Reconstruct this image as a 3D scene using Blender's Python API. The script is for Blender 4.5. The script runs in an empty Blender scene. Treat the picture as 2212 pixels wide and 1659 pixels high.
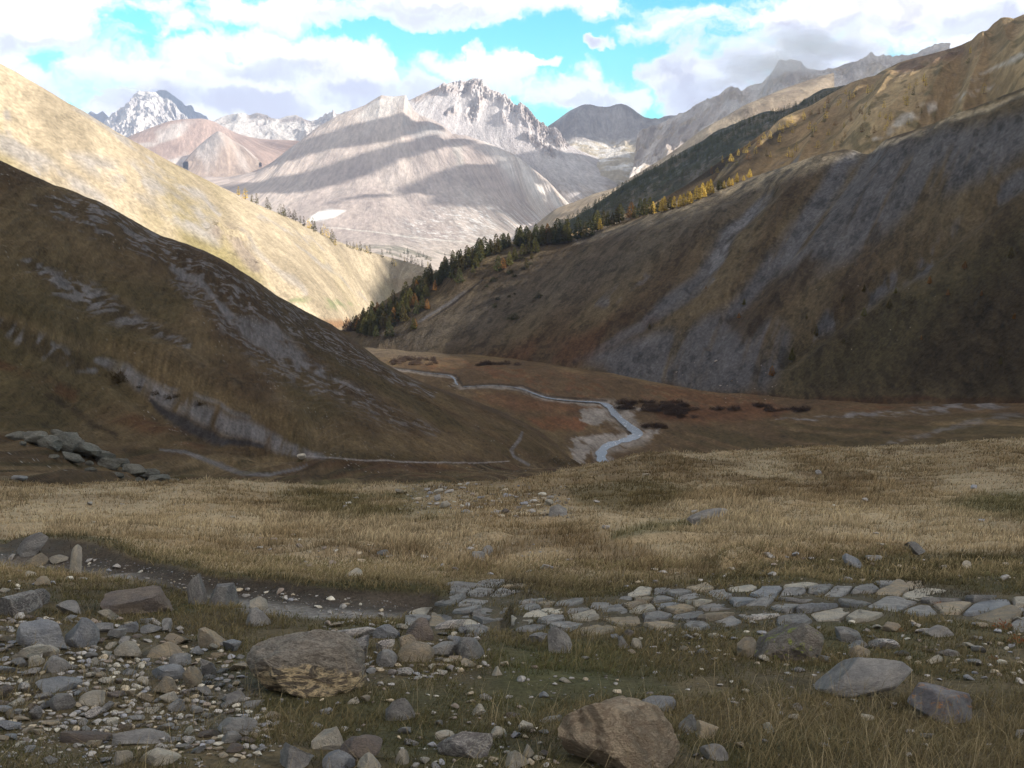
SKYTINT = (0.36, 1.35, 1.4); HAZE = 4.6e-5; HAZECOL = (0.58, 0.71, 1.0, 1); EXPO = 0.64; CLOUDW = (8.4, 8.2, 8.2); CLOUDG = (4.8, 4.85, 5.8); OVERHEAD = (5.2, 5.0, 4.8, 1); THIN = .0011
import bpy, math, random
import numpy as np
from mathutils import Vector, Matrix, Euler
from mathutils.bvhtree import BVHTree

random.seed(7); RNG = np.random.default_rng(11)
scene = bpy.context.scene
COL = scene.collection
# ------------------------------------------------------------------ camera model
W, H, F = 2212.0, 1659.0, 2160.0          # the photograph's frame, focal length in the same units
PITCH = math.radians(13.0)
CP, SP = math.cos(PITCH), math.sin(PITCH)

def pix(u, v, D):
    """the point seen at (u, v) of the photograph at forward distance D (metres); eye at the origin"""
    u = np.asarray(u, float); v = np.asarray(v, float); D = np.asarray(D, float)
    x = (u - W / 2) / F; y = -(v - H / 2) / F
    dy = CP + y * SP; dz = -SP + y * CP
    return np.stack([x / dy * D, D + 0 * x, dz / dy * D], -1)

def proj(p):
    x, y, z = p[..., 0], p[..., 1], p[..., 2]
    f = np.maximum(y * CP - z * SP, 1e-3); up = y * SP + z * CP
    return W / 2 + F * x / f, H / 2 - F * up / f

cam = bpy.data.cameras.new("camera"); camo = bpy.data.objects.new("camera", cam); COL.objects.link(camo)
cam.sensor_width = 36.0; cam.lens = 36.0 * F / W
cam.clip_start = 0.05; cam.clip_end = 60000
camo.rotation_euler = (math.pi / 2 - PITCH, 0, 0)
scene.camera = camo

# ------------------------------------------------------------------ numpy noise
def _hash(ix, iy, seed):
    h = (ix.astype(np.uint32) * np.uint32(374761393)) ^ (iy.astype(np.uint32) * np.uint32(668265263)) ^ np.uint32((seed * 974711 + 1013) & 0xffffffff)
    h = (h ^ (h >> np.uint32(13))) * np.uint32(1274126177)
    h = h ^ (h >> np.uint32(16)); h = h * np.uint32(2246822519); h = h ^ (h >> np.uint32(13))
    return h.astype(np.float32) * np.float32(2.0 / 4294967295.0) - np.float32(1)

def vnoise(x, y, seed=0):
    x = np.asarray(x, np.float64); y = np.asarray(y, np.float64)
    fx = np.floor(x); fy = np.floor(y)
    ix = fx.astype(np.int64); iy = fy.astype(np.int64)
    tx = (x - fx).astype(np.float32); ty = (y - fy).astype(np.float32)
    sx = tx * tx * tx * (tx * (tx * 6 - 15) + 10); sy = ty * ty * ty * (ty * (ty * 6 - 15) + 10)
    a = _hash(ix, iy, seed); b = _hash(ix + 1, iy, seed); c = _hash(ix, iy + 1, seed); d = _hash(ix + 1, iy + 1, seed)
    return (a + (b - a) * sx) * (1 - sy) + (c + (d - c) * sx) * sy

def fbm(x, y, oct=4, seed=0, gain=0.5, lac=2.03):
    r = 0; a = 1; n = 0; x = np.asarray(x, float) + seed * 17.3; y = np.asarray(y, float) - seed * 9.1
    for o in range(oct):
        r = r + a * vnoise(x, y, seed + o); n += a; a *= gain
        x, y = (x * 0.8 - y * 0.6) * lac, (x * 0.6 + y * 0.8) * lac
    return r / n

def sfbm(x, y, oct=4, seed=0, gain=0.5, lac=2.0):
    """as fbm but never turned, so stretched patterns stay stretched"""
    r = 0; a = 1; n = 0
    for o in range(oct):
        r = r + a * vnoise(x * lac ** o + 31.7 * o, y * lac ** o + 7.7 * o, seed + o); n += a; a *= gain
    return r / n

def ridged(x, y, oct=4, seed=0, gain=0.5, lac=2.05, rot=True):
    r = 0; a = 1; n = 0
    for o in range(oct):
        r = r + a * (1 - 2 * np.abs(vnoise(x, y, seed + o))); n += a; a *= gain
        if rot: x, y = (x * 0.8 - y * 0.6) * lac, (x * 0.6 + y * 0.8) * lac
        else: x, y = x * lac + 13.1, y * lac + 3.7
    return r / n

def sstep(a, b, x):
    t = np.clip((x - a) / (b - a), 0, 1); return t * t * (3 - 2 * t)

def stroke(u, v, pts, soft=0.5):
    """mask 0..1 along a polyline of (u, v, halfwidth)"""
    best = np.full(u.shape, 1e9)
    for (x0, y0, w0), (x1, y1, w1) in zip(pts[:-1], pts[1:]):
        dx, dy = x1 - x0, y1 - y0
        t = np.clip(((u - x0) * dx + (v - y0) * dy) / (dx * dx + dy * dy + 1e-9), 0, 1)
        d = np.hypot(u - x0 - t * dx, v - y0 - t * dy) / (w0 + t * (w1 - w0))
        best = np.minimum(best, d)
    return 1 - sstep(1 - soft, 1 + soft, best)

def inpoly(u, v, poly):
    ins = np.zeros(u.shape, bool); n = len(poly)
    for i in range(n):
        x0, y0 = poly[i]; x1, y1 = poly[(i + 1) % n]
        if y0 == y1: continue
        c = ((y0 > v) != (y1 > v)) & (u < (x1 - x0) * (v - y0) / (y1 - y0) + x0)
        ins ^= c
    return ins

def area(u, v, poly, soft=20):
    """soft polygon mask"""
    best = np.full(u.shape, 1e9); n = len(poly)
    for i in range(n):
        x0, y0 = poly[i]; x1, y1 = poly[(i + 1) % n]
        dx, dy = x1 - x0, y1 - y0
        t = np.clip(((u - x0) * dx + (v - y0) * dy) / (dx * dx + dy * dy + 1e-9), 0, 1)
        best = np.minimum(best, np.hypot(u - x0 - t * dx, v - y0 - t * dy))
    s = np.where(inpoly(u, v, poly), best, -best)
    return sstep(-soft, soft, s)

# ------------------------------------------------------------------ pchip
def pchip(xk, yk, x):
    """xk (K,), yk (K, ...) -> y at x (N,)"""
    xk = np.asarray(xk, float); yk = np.asarray(yk, float); h = np.diff(xk)
    sh = (-1,) + (1,) * (yk.ndim - 1)
    d = np.diff(yk, axis=0) / h.reshape(sh)
    m = np.zeros_like(yk)
    if len(xk) > 2:
        w1 = (2 * h[1:] + h[:-1]).reshape(sh); w2 = (h[1:] + 2 * h[:-1]).reshape(sh)
        ok = d[1:] * d[:-1] > 0
        with np.errstate(divide='ignore', invalid='ignore'):
            hm = (w1 + w2) / (w1 / d[:-1] + w2 / d[1:])
        m[1:-1] = np.where(ok, hm, 0)
    m[0] = d[0]; m[-1] = d[-1]
    x = np.clip(x, xk[0], xk[-1])
    i = np.clip(np.searchsorted(xk, x, side='right') - 1, 0, len(xk) - 2)
    t = ((x - xk[i]) / h[i]).reshape(sh); hh = h[i].reshape(sh)
    return ((1 + 2 * t) * (1 - t) ** 2 * yk[i] + t * (1 - t) ** 2 * hh * m[i]
            + t * t * (3 - 2 * t) * yk[i + 1] + t * t * (t - 1) * hh * m[i + 1])

# ------------------------------------------------------------------ mesh building
def new_mesh(name, verts, faces, mat=None, colors=None, st=None, smooth=True, extra=None):
    """faces: (N,3) or (N,4) int array"""
    verts = np.ascontiguousarray(verts, np.float32).reshape(-1, 3); faces = np.ascontiguousarray(faces, np.int32)
    me = bpy.data.meshes.new(name); n = faces.shape[1]
    me.vertices.add(len(verts)); me.vertices.foreach_set("co", verts.ravel())
    me.loops.add(faces.size); me.loops.foreach_set("vertex_index", faces.ravel())
    me.polygons.add(len(faces))
    me.polygons.foreach_set("loop_start", np.arange(0, faces.size, n, dtype=np.int32))
    me.polygons.foreach_set("use_smooth", np.full(len(faces), smooth))
    me.update(calc_edges=True)
    if colors is not None:
        a = me.color_attributes.new("Col", 'FLOAT_COLOR', 'POINT')
        c = np.ones((len(verts), 4), np.float32); c[:, :3] = colors.reshape(-1, 3); a.data.foreach_set("color", c.ravel())
    if st is not None:
        a = me.attributes.new("st", 'FLOAT_VECTOR', 'POINT')
        s = np.zeros((len(verts), 3), np.float32); s[:, :2] = st.reshape(-1, 2); a.data.foreach_set("vector", s.ravel())
    if extra is not None:
        a = me.attributes.new("rock", 'FLOAT', 'POINT'); a.data.foreach_set("value", np.ascontiguousarray(extra, np.float32).ravel())
    if mat is not None: me.materials.append(mat)
    return me

def link(name, me, parent=None, kind=None, label=None, cat=None, group=None):
    o = bpy.data.objects.new(name, me); COL.objects.link(o)
    if parent is not None: o.parent = parent
    if kind: o["kind"] = kind
    if label: o["label"] = label
    if cat: o["category"] = cat
    if group: o["group"] = group
    return o

def grid_faces(r, c):
    i = np.arange((r - 1) * c).reshape(r - 1, c)[:, :-1].ravel()
    return np.stack([i, i + c, i + c + 1, i + 1], 1)

TERRAIN = []      # (verts grid, object) for ray casts
def make_bvh(names):
    V, Fc, off = [], [], 0
    for n, g in TERRAIN:
        if n in names:
            V.append(g.reshape(-1, 3)); f = grid_faces(g.shape[0], g.shape[1]); Fc.append(f + off); off += g.shape[0] * g.shape[1]
    V = np.concatenate(V); Fc = np.concatenate(Fc)
    return BVHTree.FromPolygons(V.tolist(), Fc.tolist())

def pixdir(u, v):
    p = pix(u, v, 1.0); return Vector(p.tolist()).normalized()

# ------------------------------------------------------------------ node helpers
class NT:
    def __init__(s, tree): s.t = tree; s.x = 0
    def n(s, typ, **kw):
        nd = s.t.nodes.new(typ); nd.location = (s.x, 0); s.x += 30
        for k, v in kw.items(): setattr(nd, k, v)
        return nd
    def put(s, sock, val):
        if isinstance(val, bpy.types.NodeSocket): s.t.links.new(val, sock)
        elif val is not None:
            try: sock.default_value = val
            except Exception: sock.default_value = tuple(val) + (1.0,)
    def m(s, op, a, b=None, c=None, clamp=False):
        nd = s.n('ShaderNodeMath', operation=op); nd.use_clamp = clamp
        for i, v in enumerate((a, b, c)):
            if v is not None: s.put(nd.inputs[i], v)
        return nd.outputs[0]
    def mix(s, f, a, b, blend='MIX'):
        nd = s.n('ShaderNodeMix', data_type='RGBA', blend_type=blend)
        s.put(nd.inputs[0], f); s.put(nd.inputs[6], a); s.put(nd.inputs[7], b)
        return nd.outputs[2]
    def noise(s, vec, scale, detail=4, rough=0.55, dist=0.0):
        nd = s.n('ShaderNodeTexNoise'); s.put(nd.inputs['Vector'], vec)
        nd.inputs['Scale'].default_value = scale; nd.inputs['Detail'].default_value = detail
        nd.inputs['Roughness'].default_value = rough; nd.inputs['Distortion'].default_value = dist
        return nd.outputs[0]
    def voro(s, vec, scale, feature='F1', rnd=1.0):
        nd = s.n('ShaderNodeTexVoronoi', feature=feature); s.put(nd.inputs['Vector'], vec)
        nd.inputs['Scale'].default_value = scale; nd.inputs['Randomness'].default_value = rnd
        return nd
    def ramp(s, f, stops, interp='LINEAR'):
        nd = s.n('ShaderNodeValToRGB'); cr = nd.color_ramp; cr.interpolation = interp
        while len(cr.elements) < len(stops): cr.elements.new(0.5)
        for e, (p, c) in zip(cr.elements, stops):
            e.position = p; e.color = (c, c, c, 1) if isinstance(c, (int, float)) else tuple(c) + (1,)
        s.put(nd.inputs[0], f); return nd.outputs[0]
    def rng(s, f, a, b, c, d, interp='SMOOTHSTEP'):
        nd = s.n('ShaderNodeMapRange', interpolation_type=interp)
        s.put(nd.inputs[0], f)
        for i, v in enumerate((a, b, c, d)): nd.inputs[i + 1].default_value = v
        return nd.outputs[0]
    def mapping(s, vec, scale=(1, 1, 1), loc=(0, 0, 0), rot=(0, 0, 0)):
        nd = s.n('ShaderNodeMapping'); s.put(nd.inputs[0], vec)
        nd.inputs['Scale'].default_value = scale; nd.inputs['Location'].default_value = loc; nd.inputs['Rotation'].default_value = rot
        return nd.outputs[0]
    def bump(s, h, strength, dist, normal=None):
        nd = s.n('ShaderNodeBump'); nd.inputs['Strength'].default_value = strength; nd.inputs['Distance'].default_value = dist
        s.put(nd.inputs['Height'], h)
        if normal is not None: s.put(nd.inputs['Normal'], normal)
        return nd.outputs[0]

def material(name):
    m = bpy.data.materials.new(name); m.use_nodes = True; t = m.node_tree; t.nodes.clear()
    nt = NT(t); out = nt.n('ShaderNodeOutputMaterial'); b = nt.n('ShaderNodeBsdfPrincipled')
    b.inputs['Roughness'].default_value = 0.95; b.inputs['Specular IOR Level'].default_value = 0.15
    t.links.new(b.outputs[0], out.inputs[0])
    return m, nt, b, out
# ------------------------------------------------------------------ hill lofts
def loft(name, rows, crest=0, ncol=500, nrow=300, bk=0.12, drop=0.10, skyline=None, disp=None, color=None, mat=None,
         back=True, keys=None, base_extra=None):
    """rows of (u, v, D) from the crest down; a back slope is added behind the crest. Real 3-D surface."""
    def kk(r):
        a = np.abs(np.diff([p[0] for p in r])) + 0.3 * np.abs(np.diff([p[1] for p in r])) + 1e-3
        c = np.concatenate([[0], np.cumsum(a)]); return c / c[-1]
    ck = keys if keys is not None else kk(rows[crest])
    s = np.linspace(0, 1, ncol); XY = []
    for i, r in enumerate(rows):
        r = np.array(r, float)
        k = ck if len(r) == len(ck) else kk(r)
        uvl = pchip(k, np.stack([r[:, 0], r[:, 1], np.log(r[:, 2])], 1), s)
        kw = max(3, ncol // 28) | 1; ker = np.hanning(kw + 2)[1:-1]; ker /= ker.sum()
        for _ in range(2):
            for q_ in (range(3) if not (i == crest and skyline is not None) else (0, 2)):
                a_ = uvl[:, q_]; L_ = 2 * a_[0] - a_[kw // 2:0:-1]; R_ = 2 * a_[-1] - a_[-2:-kw // 2 - 1:-1]; uvl[:, q_] = np.convolve(np.concatenate([L_, a_, R_]), ker, 'valid')[:ncol]
        if i == crest and skyline is not None:
            sk = np.array(skyline, float)
            inside = (uvl[:, 0] >= sk[0, 0]) & (uvl[:, 0] <= sk[-1, 0])
            uvl[:, 1] = np.where(inside, np.interp(uvl[:, 0], sk[:, 0], sk[:, 1]), uvl[:, 1])
        XY.append(pix(uvl[:, 0], uvl[:, 1], np.exp(uvl[:, 2])))
    if back:
        c = XY[0]; b1 = c * (1 + bk * 0.35); b1[:, 2] = c[:, 2] - drop * 0.25 * bk * c[:, 1]
        b2 = c * (1 + bk); b2[:, 2] = c[:, 2] - (drop + 0.25) * bk * c[:, 1]
        XY = [b2, b1] + XY
    if base_extra is not None:
        b = XY[-1].copy(); b[:, 1] *= (1 - base_extra[0]); b[:, 0] *= (1 - base_extra[0]); b[:, 2] -= base_extra[1]; XY.append(b)
    XY = np.array(XY)                                  # R, C, 3
    d3 = np.linalg.norm(np.diff(XY, axis=0), axis=2).mean(1); tk = np.concatenate([[0], np.cumsum(d3)])
    uu, vv = proj(XY); di = np.hypot(np.diff(uu, axis=0), np.diff(vv, axis=0)).mean(1)
    if back: di[:2] = np.minimum(di[:2], 20) * 0.5 + 3
    if base_extra is not None: di[-1] = 8
    ik = np.concatenate([[0], np.cumsum(di)])
    tt = np.interp(np.linspace(0, ik[-1], nrow), ik, tk)
    crow = int(np.argmin(np.abs(tt - tk[2 if back else 0]))) if back else 0
    if back: tt[crow] = tk[2]
    G = pchip(tk, XY, tt)                              # nrow, ncol, 3
    ss = np.concatenate([np.zeros((nrow, 1)), np.cumsum(np.linalg.norm(np.diff(G, axis=1), axis=2), 1)], 1)
    ss = ss - ss[:, ncol // 2:ncol // 2 + 1]
    ts = np.concatenate([np.zeros((1, ncol)), np.cumsum(np.linalg.norm(np.diff(G, axis=0), axis=2), 0)], 0)
    ts = ts - ts[crow:crow + 1]
    u, v = proj(G)
    crestfade = sstep(0, 60, np.abs(np.arange(nrow) - crow))[:, None]
    S = dict(u=u, v=v, s=ss, t=ts, G=G, fade=crestfade, row=np.arange(nrow)[:, None] - crow, sn=np.broadcast_to(np.linspace(0, 1, ncol), u.shape))
    if disp is not None:
        dz = disp(S)
        if isinstance(dz, tuple): G = G + dz[1][..., None] * np.array([0, 1, 0]); dz = dz[0]
        G = G.copy(); G[..., 2] += dz
        S['dz'] = dz
    S['G'] = G; S['u'], S['v'] = proj(G)
    gx = np.gradient(G, axis=1); gy = np.gradient(G, axis=0); nn = np.cross(gx, gy); nn /= np.linalg.norm(nn, axis=2, keepdims=True) + 1e-9
    S['slope'] = 1 - np.abs(nn[..., 2])
    cols = color(S)
    dx = np.median(np.hypot(*np.gradient(ss)[::-1])) + 1e-6; dy_ = np.median(np.abs(np.gradient(ts, axis=0))) + 1e-6
    cols = np.clip(cols * (1 + .24 * fbm(ss / (3.0 * dx), ts / (4.5 * dy_), 2, 777) + .16 * fbm(ss / (9 * dx), ts / (26 * dy_), 3, 778))[..., None], .004, .95)
    me = new_mesh(name, G, grid_faces(nrow, ncol), mat, cols, np.stack([ss, ts], -1))
    o = link(name, me, kind='structure')
    TERRAIN.append((name, G))
    return o, S

def C(*c): return np.array(c, float)
def mixc(a, b, m): return a + (b - a) * m[..., None]

def terrain_mat(name, detail, bump_d, spec=0.1, streak=(1, 0.25), amt=0.35, speck=0.0):
    m, nt, b, out = material(name)
    at = nt.n('ShaderNodeAttribute', attribute_name='Col'); st = nt.n('ShaderNodeAttribute', attribute_name='st')
    tc = nt.n('ShaderNodeTexCoord')
    v1 = nt.mapping(st.outputs['Vector'], scale=(streak[0], streak[1], 1))
    n1 = nt.noise(v1, 1.0 / detail, 6, 0.62); n2 = nt.noise(tc.outputs['Object'], 0.22 / detail, 5, 0.6, 0.4)
    n3 = nt.noise(tc.outputs['Object'], 3.1 / detail, 4, 0.65)
    f = nt.m('ADD', nt.m('MULTIPLY', nt.m('SUBTRACT', n1, 0.5), 1.7 * amt), nt.m('MULTIPLY', nt.m('SUBTRACT', n2, 0.5), 2.0 * amt))
    f = nt.m('ADD', f, nt.m('MULTIPLY', nt.m('SUBTRACT', n3, 0.5), 2.6 * amt))
    f = nt.m('ADD', f, 1.0)
    g = nt.n('ShaderNodeCombineColor'); [nt.put(g.inputs[i], f) for i in range(3)]
    c = nt.mix(1.0, at.outputs['Color'], g.outputs[0], 'MULTIPLY')
    if speck > 0:
        vo = nt.voro(tc.outputs['Object'], 1.2 / detail)
        sp = nt.m('MULTIPLY', nt.rng(vo.outputs['Distance'], 0.10, 0.22, 1, 0), nt.rng(nt.noise(tc.outputs['Object'], .1 / detail, 3), 0.52, 0.66, 0, speck))
        c = nt.mix(sp, c, (0.42, 0.41, 0.40))
    nt.put(b.inputs['Base Color'], c); b.inputs['Specular IOR Level'].default_value = spec
    hh = nt.m('ADD', nt.m('MULTIPLY', n1, 0.6), nt.m('ADD', n2, nt.m('MULTIPLY', n3, 0.35)))
    nt.put(b.inputs['Normal'], nt.bump(hh, 1.0, bump_d))
    return m

M_near = terrain_mat('hill_grass', 1.7, 0.9, amt=0.60, speck=0.55)
M_right = terrain_mat('right_hill_grass', 4.0, 2.0, streak=(1, 0.3), amt=0.62)
M_sunny = terrain_mat('sunny_hill_grass', 7.0, 2.2, streak=(1, 0.22), amt=0.42)
M_floor = terrain_mat('valley_grass', 3.2, 0.7, streak=(0.5, 0.5), amt=0.55)
M_far = terrain_mat('far_slope', 26.0, 8.0, streak=(1, 0.2), amt=0.22)
M_wood = terrain_mat('wooded_slope', 12.0, 6.0, streak=(1, 0.6), amt=0.5)
M_rock = terrain_mat('far_rock', 40.0, 22.0, streak=(1, 0.3), amt=0.24)

STRAW = C(.37, .305, .215); STRAWD = C(.30, .22, .115); BROWN = C(.165, .112, .06); DBROWN = C(.105, .073, .042)
OLIVE = C(.15, .125, .055); RUST = C(.235, .105, .05); SCREE = C(.30, .285, .275); PALE = C(.50, .47, .44); SOIL_SHADE = C(.07, .055, .045)

# ---- near left hill, down to the track and the dip before the foreground
def d_nearleft(S):
    s, t, u, v = S['s'], S['t'], S['u'], S['v']
    f = 0.25 + 0.75 * S['fade']
    d = 2.2 * sfbm(s / 60, t / 150, 4, 3) + 1.5 * sfbm(s / 16, t / 40, 3, 9) + 0.5 * ridged(s / 9, t / 3.2, 3, 21)
    d += 3.5 * stroke(u, v, [(0, 690, 30), (150, 745, 30), (330, 800, 30), (480, 855, 30), (640, 920, 26)], .9)
    d -= 2.5 * stroke(u, v, [(210, 780, 24), (340, 866, 34), (500, 935, 30), (640, 975, 20)], .9)
    d -= 2.2 * stroke(u, v, [(376, 582, 10), (462, 653, 22), (600, 750, 30), (728, 822, 16)], .9)
    d += 1.6 * stroke(u, v, [(-50, 930, 40), (200, 1000, 40), (420, 1040, 40)], 1)
    low = lowmask(u, v)
    d = d * (1 - .7 * low) + low * (1.5 * sfbm(s / 45, t / 13, 4, 25) + .35 * sfbm(s / 9, t / 3.5, 3, 26))
    return d * f
def lowmask(u, v): return sstep(-4, 14, v - np.interp(u, [-300, 0, 220, 500, 770, 1010, 1250], [925, 930, 957, 980, 990, 996, 1002]))
def c_nearleft(S):
    u, v, s, t = S['u'], S['v'], S['s'], S['t']
    wu = u + 14 * fbm(s / 14, t / 14, 3, 51); wv = v + 12 * fbm(s / 14, t / 14, 3, 52)
    n1 = sfbm(s / 26, t / 80, 4, 5); n2 = fbm(s / 7, t / 7, 4, 6); n3 = sfbm(s / 3.6, t / 1.3, 3, 8)
    c = mixc(mixc(BROWN * .98, STRAWD * .82, sstep(-.25, .5, n1 + .25 * n2)), OLIVE * .85, .55 * sstep(0, .5, fbm(s / 45, t / 45, 3, 14)))
    c = mixc(c, STRAWD * 1.0, .7 * stroke(wu, wv, [(-20, 676, 9), (70, 700, 10), (150, 738, 12), (250, 763, 13), (330, 788, 14), (420, 835, 16), (520, 880, 18), (640, 925, 20), (800, 960, 20), (1000, 970, 25)], .9))
    c = mixc(c, STRAWD * .95, .6 * stroke(wu, wv, [(380, 735, 10), (520, 770, 14), (640, 810, 14), (760, 870, 14), (860, 930, 18)], .9))
    c = mixc(c, STRAWD * .9, .5 * stroke(wu, wv, [(0, 600, 8), (120, 590, 8), (260, 650, 10), (400, 730, 8)], .9))
    c = mixc(c, STRAWD * .95, .55 * stroke(wu, wv, [(860, 830, 8), (1000, 885, 12), (1120, 935, 12), (1230, 990, 8)], .9))
    c = mixc(c, RUST * .75, .65 * sstep(-.3, .4, n2) * stroke(wu, wv, [(-20, 780, 8), (100, 826, 12), (200, 880, 16), (290, 910, 18), (440, 955, 12)], .8))
    c = mixc(c, DBROWN * .9, .7 * stroke(wu, wv, [(100, 850, 6), (180, 900, 7), (250, 940, 5)], .9))
    # terraced stony bands
    fl = sstep(.02, .35, n3 + .25 * n2)
    band = np.maximum.reduce([stroke(wu, wv, [(90, 440, 22), (200, 465, 34), (330, 525, 34), (480, 610, 34), (600, 680, 32), (740, 752, 22), (830, 810, 14), (930, 850, 8)], .6),
                              stroke(wu, wv, [(60, 570, 14), (130, 612, 24), (220, 655, 28), (300, 700, 16), (400, 740, 10)], .7),
                              stroke(wu, wv, [(0, 700, 14), (60, 725, 20), (130, 770, 20), (200, 800, 10)], .7),
                              .8 * stroke(wu, wv, [(390, 600, 20), (480, 690, 24), (600, 790, 26), (720, 840, 20), (800, 870, 10)], .7),
                              .6 * stroke(wu, wv, [(640, 790, 24), (800, 880, 24), (930, 930, 14)], .8)])
    c = mixc(c, DBROWN * 1.05, .55 * band); c = mixc(c, SCREE * 1.15, .85 * band * fl)
    sc = np.maximum.reduce([stroke(wu, wv, [(376, 582, 5), (426, 610, 9), (455, 640, 4)], .6), stroke(wu, wv, [(458, 650, 5), (515, 699, 13), (580, 730, 26), (630, 765, 22), (650, 790, 4)], .5),
                            stroke(wu, wv, [(590, 750, 7), (640, 790, 6), (660, 800, 2)], .6), stroke(wu, wv, [(630, 770, 5), (690, 798, 6), (735, 824, 3), (780, 846, 3)], .7)])
    c = mixc(c, SCREE * 1.12, .9 * sc * sstep(-.55, .0, n2))
    sc2 = np.maximum(stroke(wu, wv, [(208, 780, 6), (250, 800, 14), (337, 850, 18), (440, 895, 20), (533, 930, 20), (610, 968, 14), (690, 984, 8)], .6), .7 * stroke(wu, wv, [(360, 835, 4), (460, 865, 5), (540, 905, 6)], .8))
    c = mixc(c, SCREE * 1.2, .92 * sc2 * sstep(-.45, .05, n2 + .2 * n3))
    c = mixc(c, C(.085, .08, .082), .9 * stroke(wu, wv, [(330, 868, 4), (391, 916, 15), (470, 948, 11), (560, 968, 4)], .7))
    lm = lowmask(u, v); c = mixc(c, mixc(mixc(BROWN * .9, STRAWD, sstep(-.3, .35, sfbm(s / 40, t / 6, 4, 27))), OLIVE * .55, .8 * sstep(.05, .4, sfbm(s / 18, t / 3, 4, 28))), lm)
    c = mixc(c, RUST * .6, .5 * lm * sstep(.1, .5, sfbm(s / 60, t / 8, 3, 29)))
    c = mixc(c, SCREE * .95, .9 * stroke(u + 3 * n2, v, [(345, 971, 2), (400, 976, 4), (460, 1000, 5.5), (520, 1022, 5), (580, 1026, 3.5), (640, 1014, 3), (665, 1005, 1.5)], .5))
    c = mixc(c, PALE, .8 * stroke(u, v + 2 * n2, [(640, 984, 2.2), (760, 992, 1.6), (900, 998, 1.6), (1050, 1000, 1.3), (1100, 996, 1)], .5))
    c = mixc(c, SCREE, .9 * stroke(u, v, [(1128, 934, 2.5), (1122, 950, 4), (1104, 972, 3.5), (1110, 986, 3), (1142, 1004, 3)], .5))
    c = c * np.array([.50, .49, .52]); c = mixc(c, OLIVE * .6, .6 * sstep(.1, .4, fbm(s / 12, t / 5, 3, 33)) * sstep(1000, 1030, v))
    return c
crest = [(-300, 200, 165), (0, 345, 185), (100, 392, 200), (200, 432, 217), (330, 502, 240), (480, 565, 275), (600, 645, 310), (740, 722, 350), (850, 803, 370), (1000, 865, 370), (1150, 932, 352), (1250, 1000, 326), (1320, 1046, 300)]
base = [(-300, 930, 100), (0, 935, 115), (100, 945, 122), (220, 962, 135), (350, 975, 142), (500, 985, 155), (640, 988, 175), (770, 994, 195), (890, 999, 215), (1010, 1001, 240), (1130, 1003, 275), (1240, 1006, 315), (1320, 1060, 290)]
front = [(-300, 1062, 46), (0, 1064, 52), (100, 1064, 55), (220, 1064, 60), (350, 1064, 65), (500, 1064, 72), (640, 1064, 80), (770, 1064, 92), (890, 1064, 105), (1010, 1062, 125), (1130, 1056, 165), (1240, 1048, 210), (1320, 1090, 230)]
front2 = [(u, v + 120, d * .72) for u, v, d in front]
near_left, S_NL = loft('near_left_hillside', [crest, base, front, front2], ncol=900, nrow=700, bk=.5, drop=.35, disp=d_nearleft, color=c_nearleft, mat=M_near)

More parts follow.
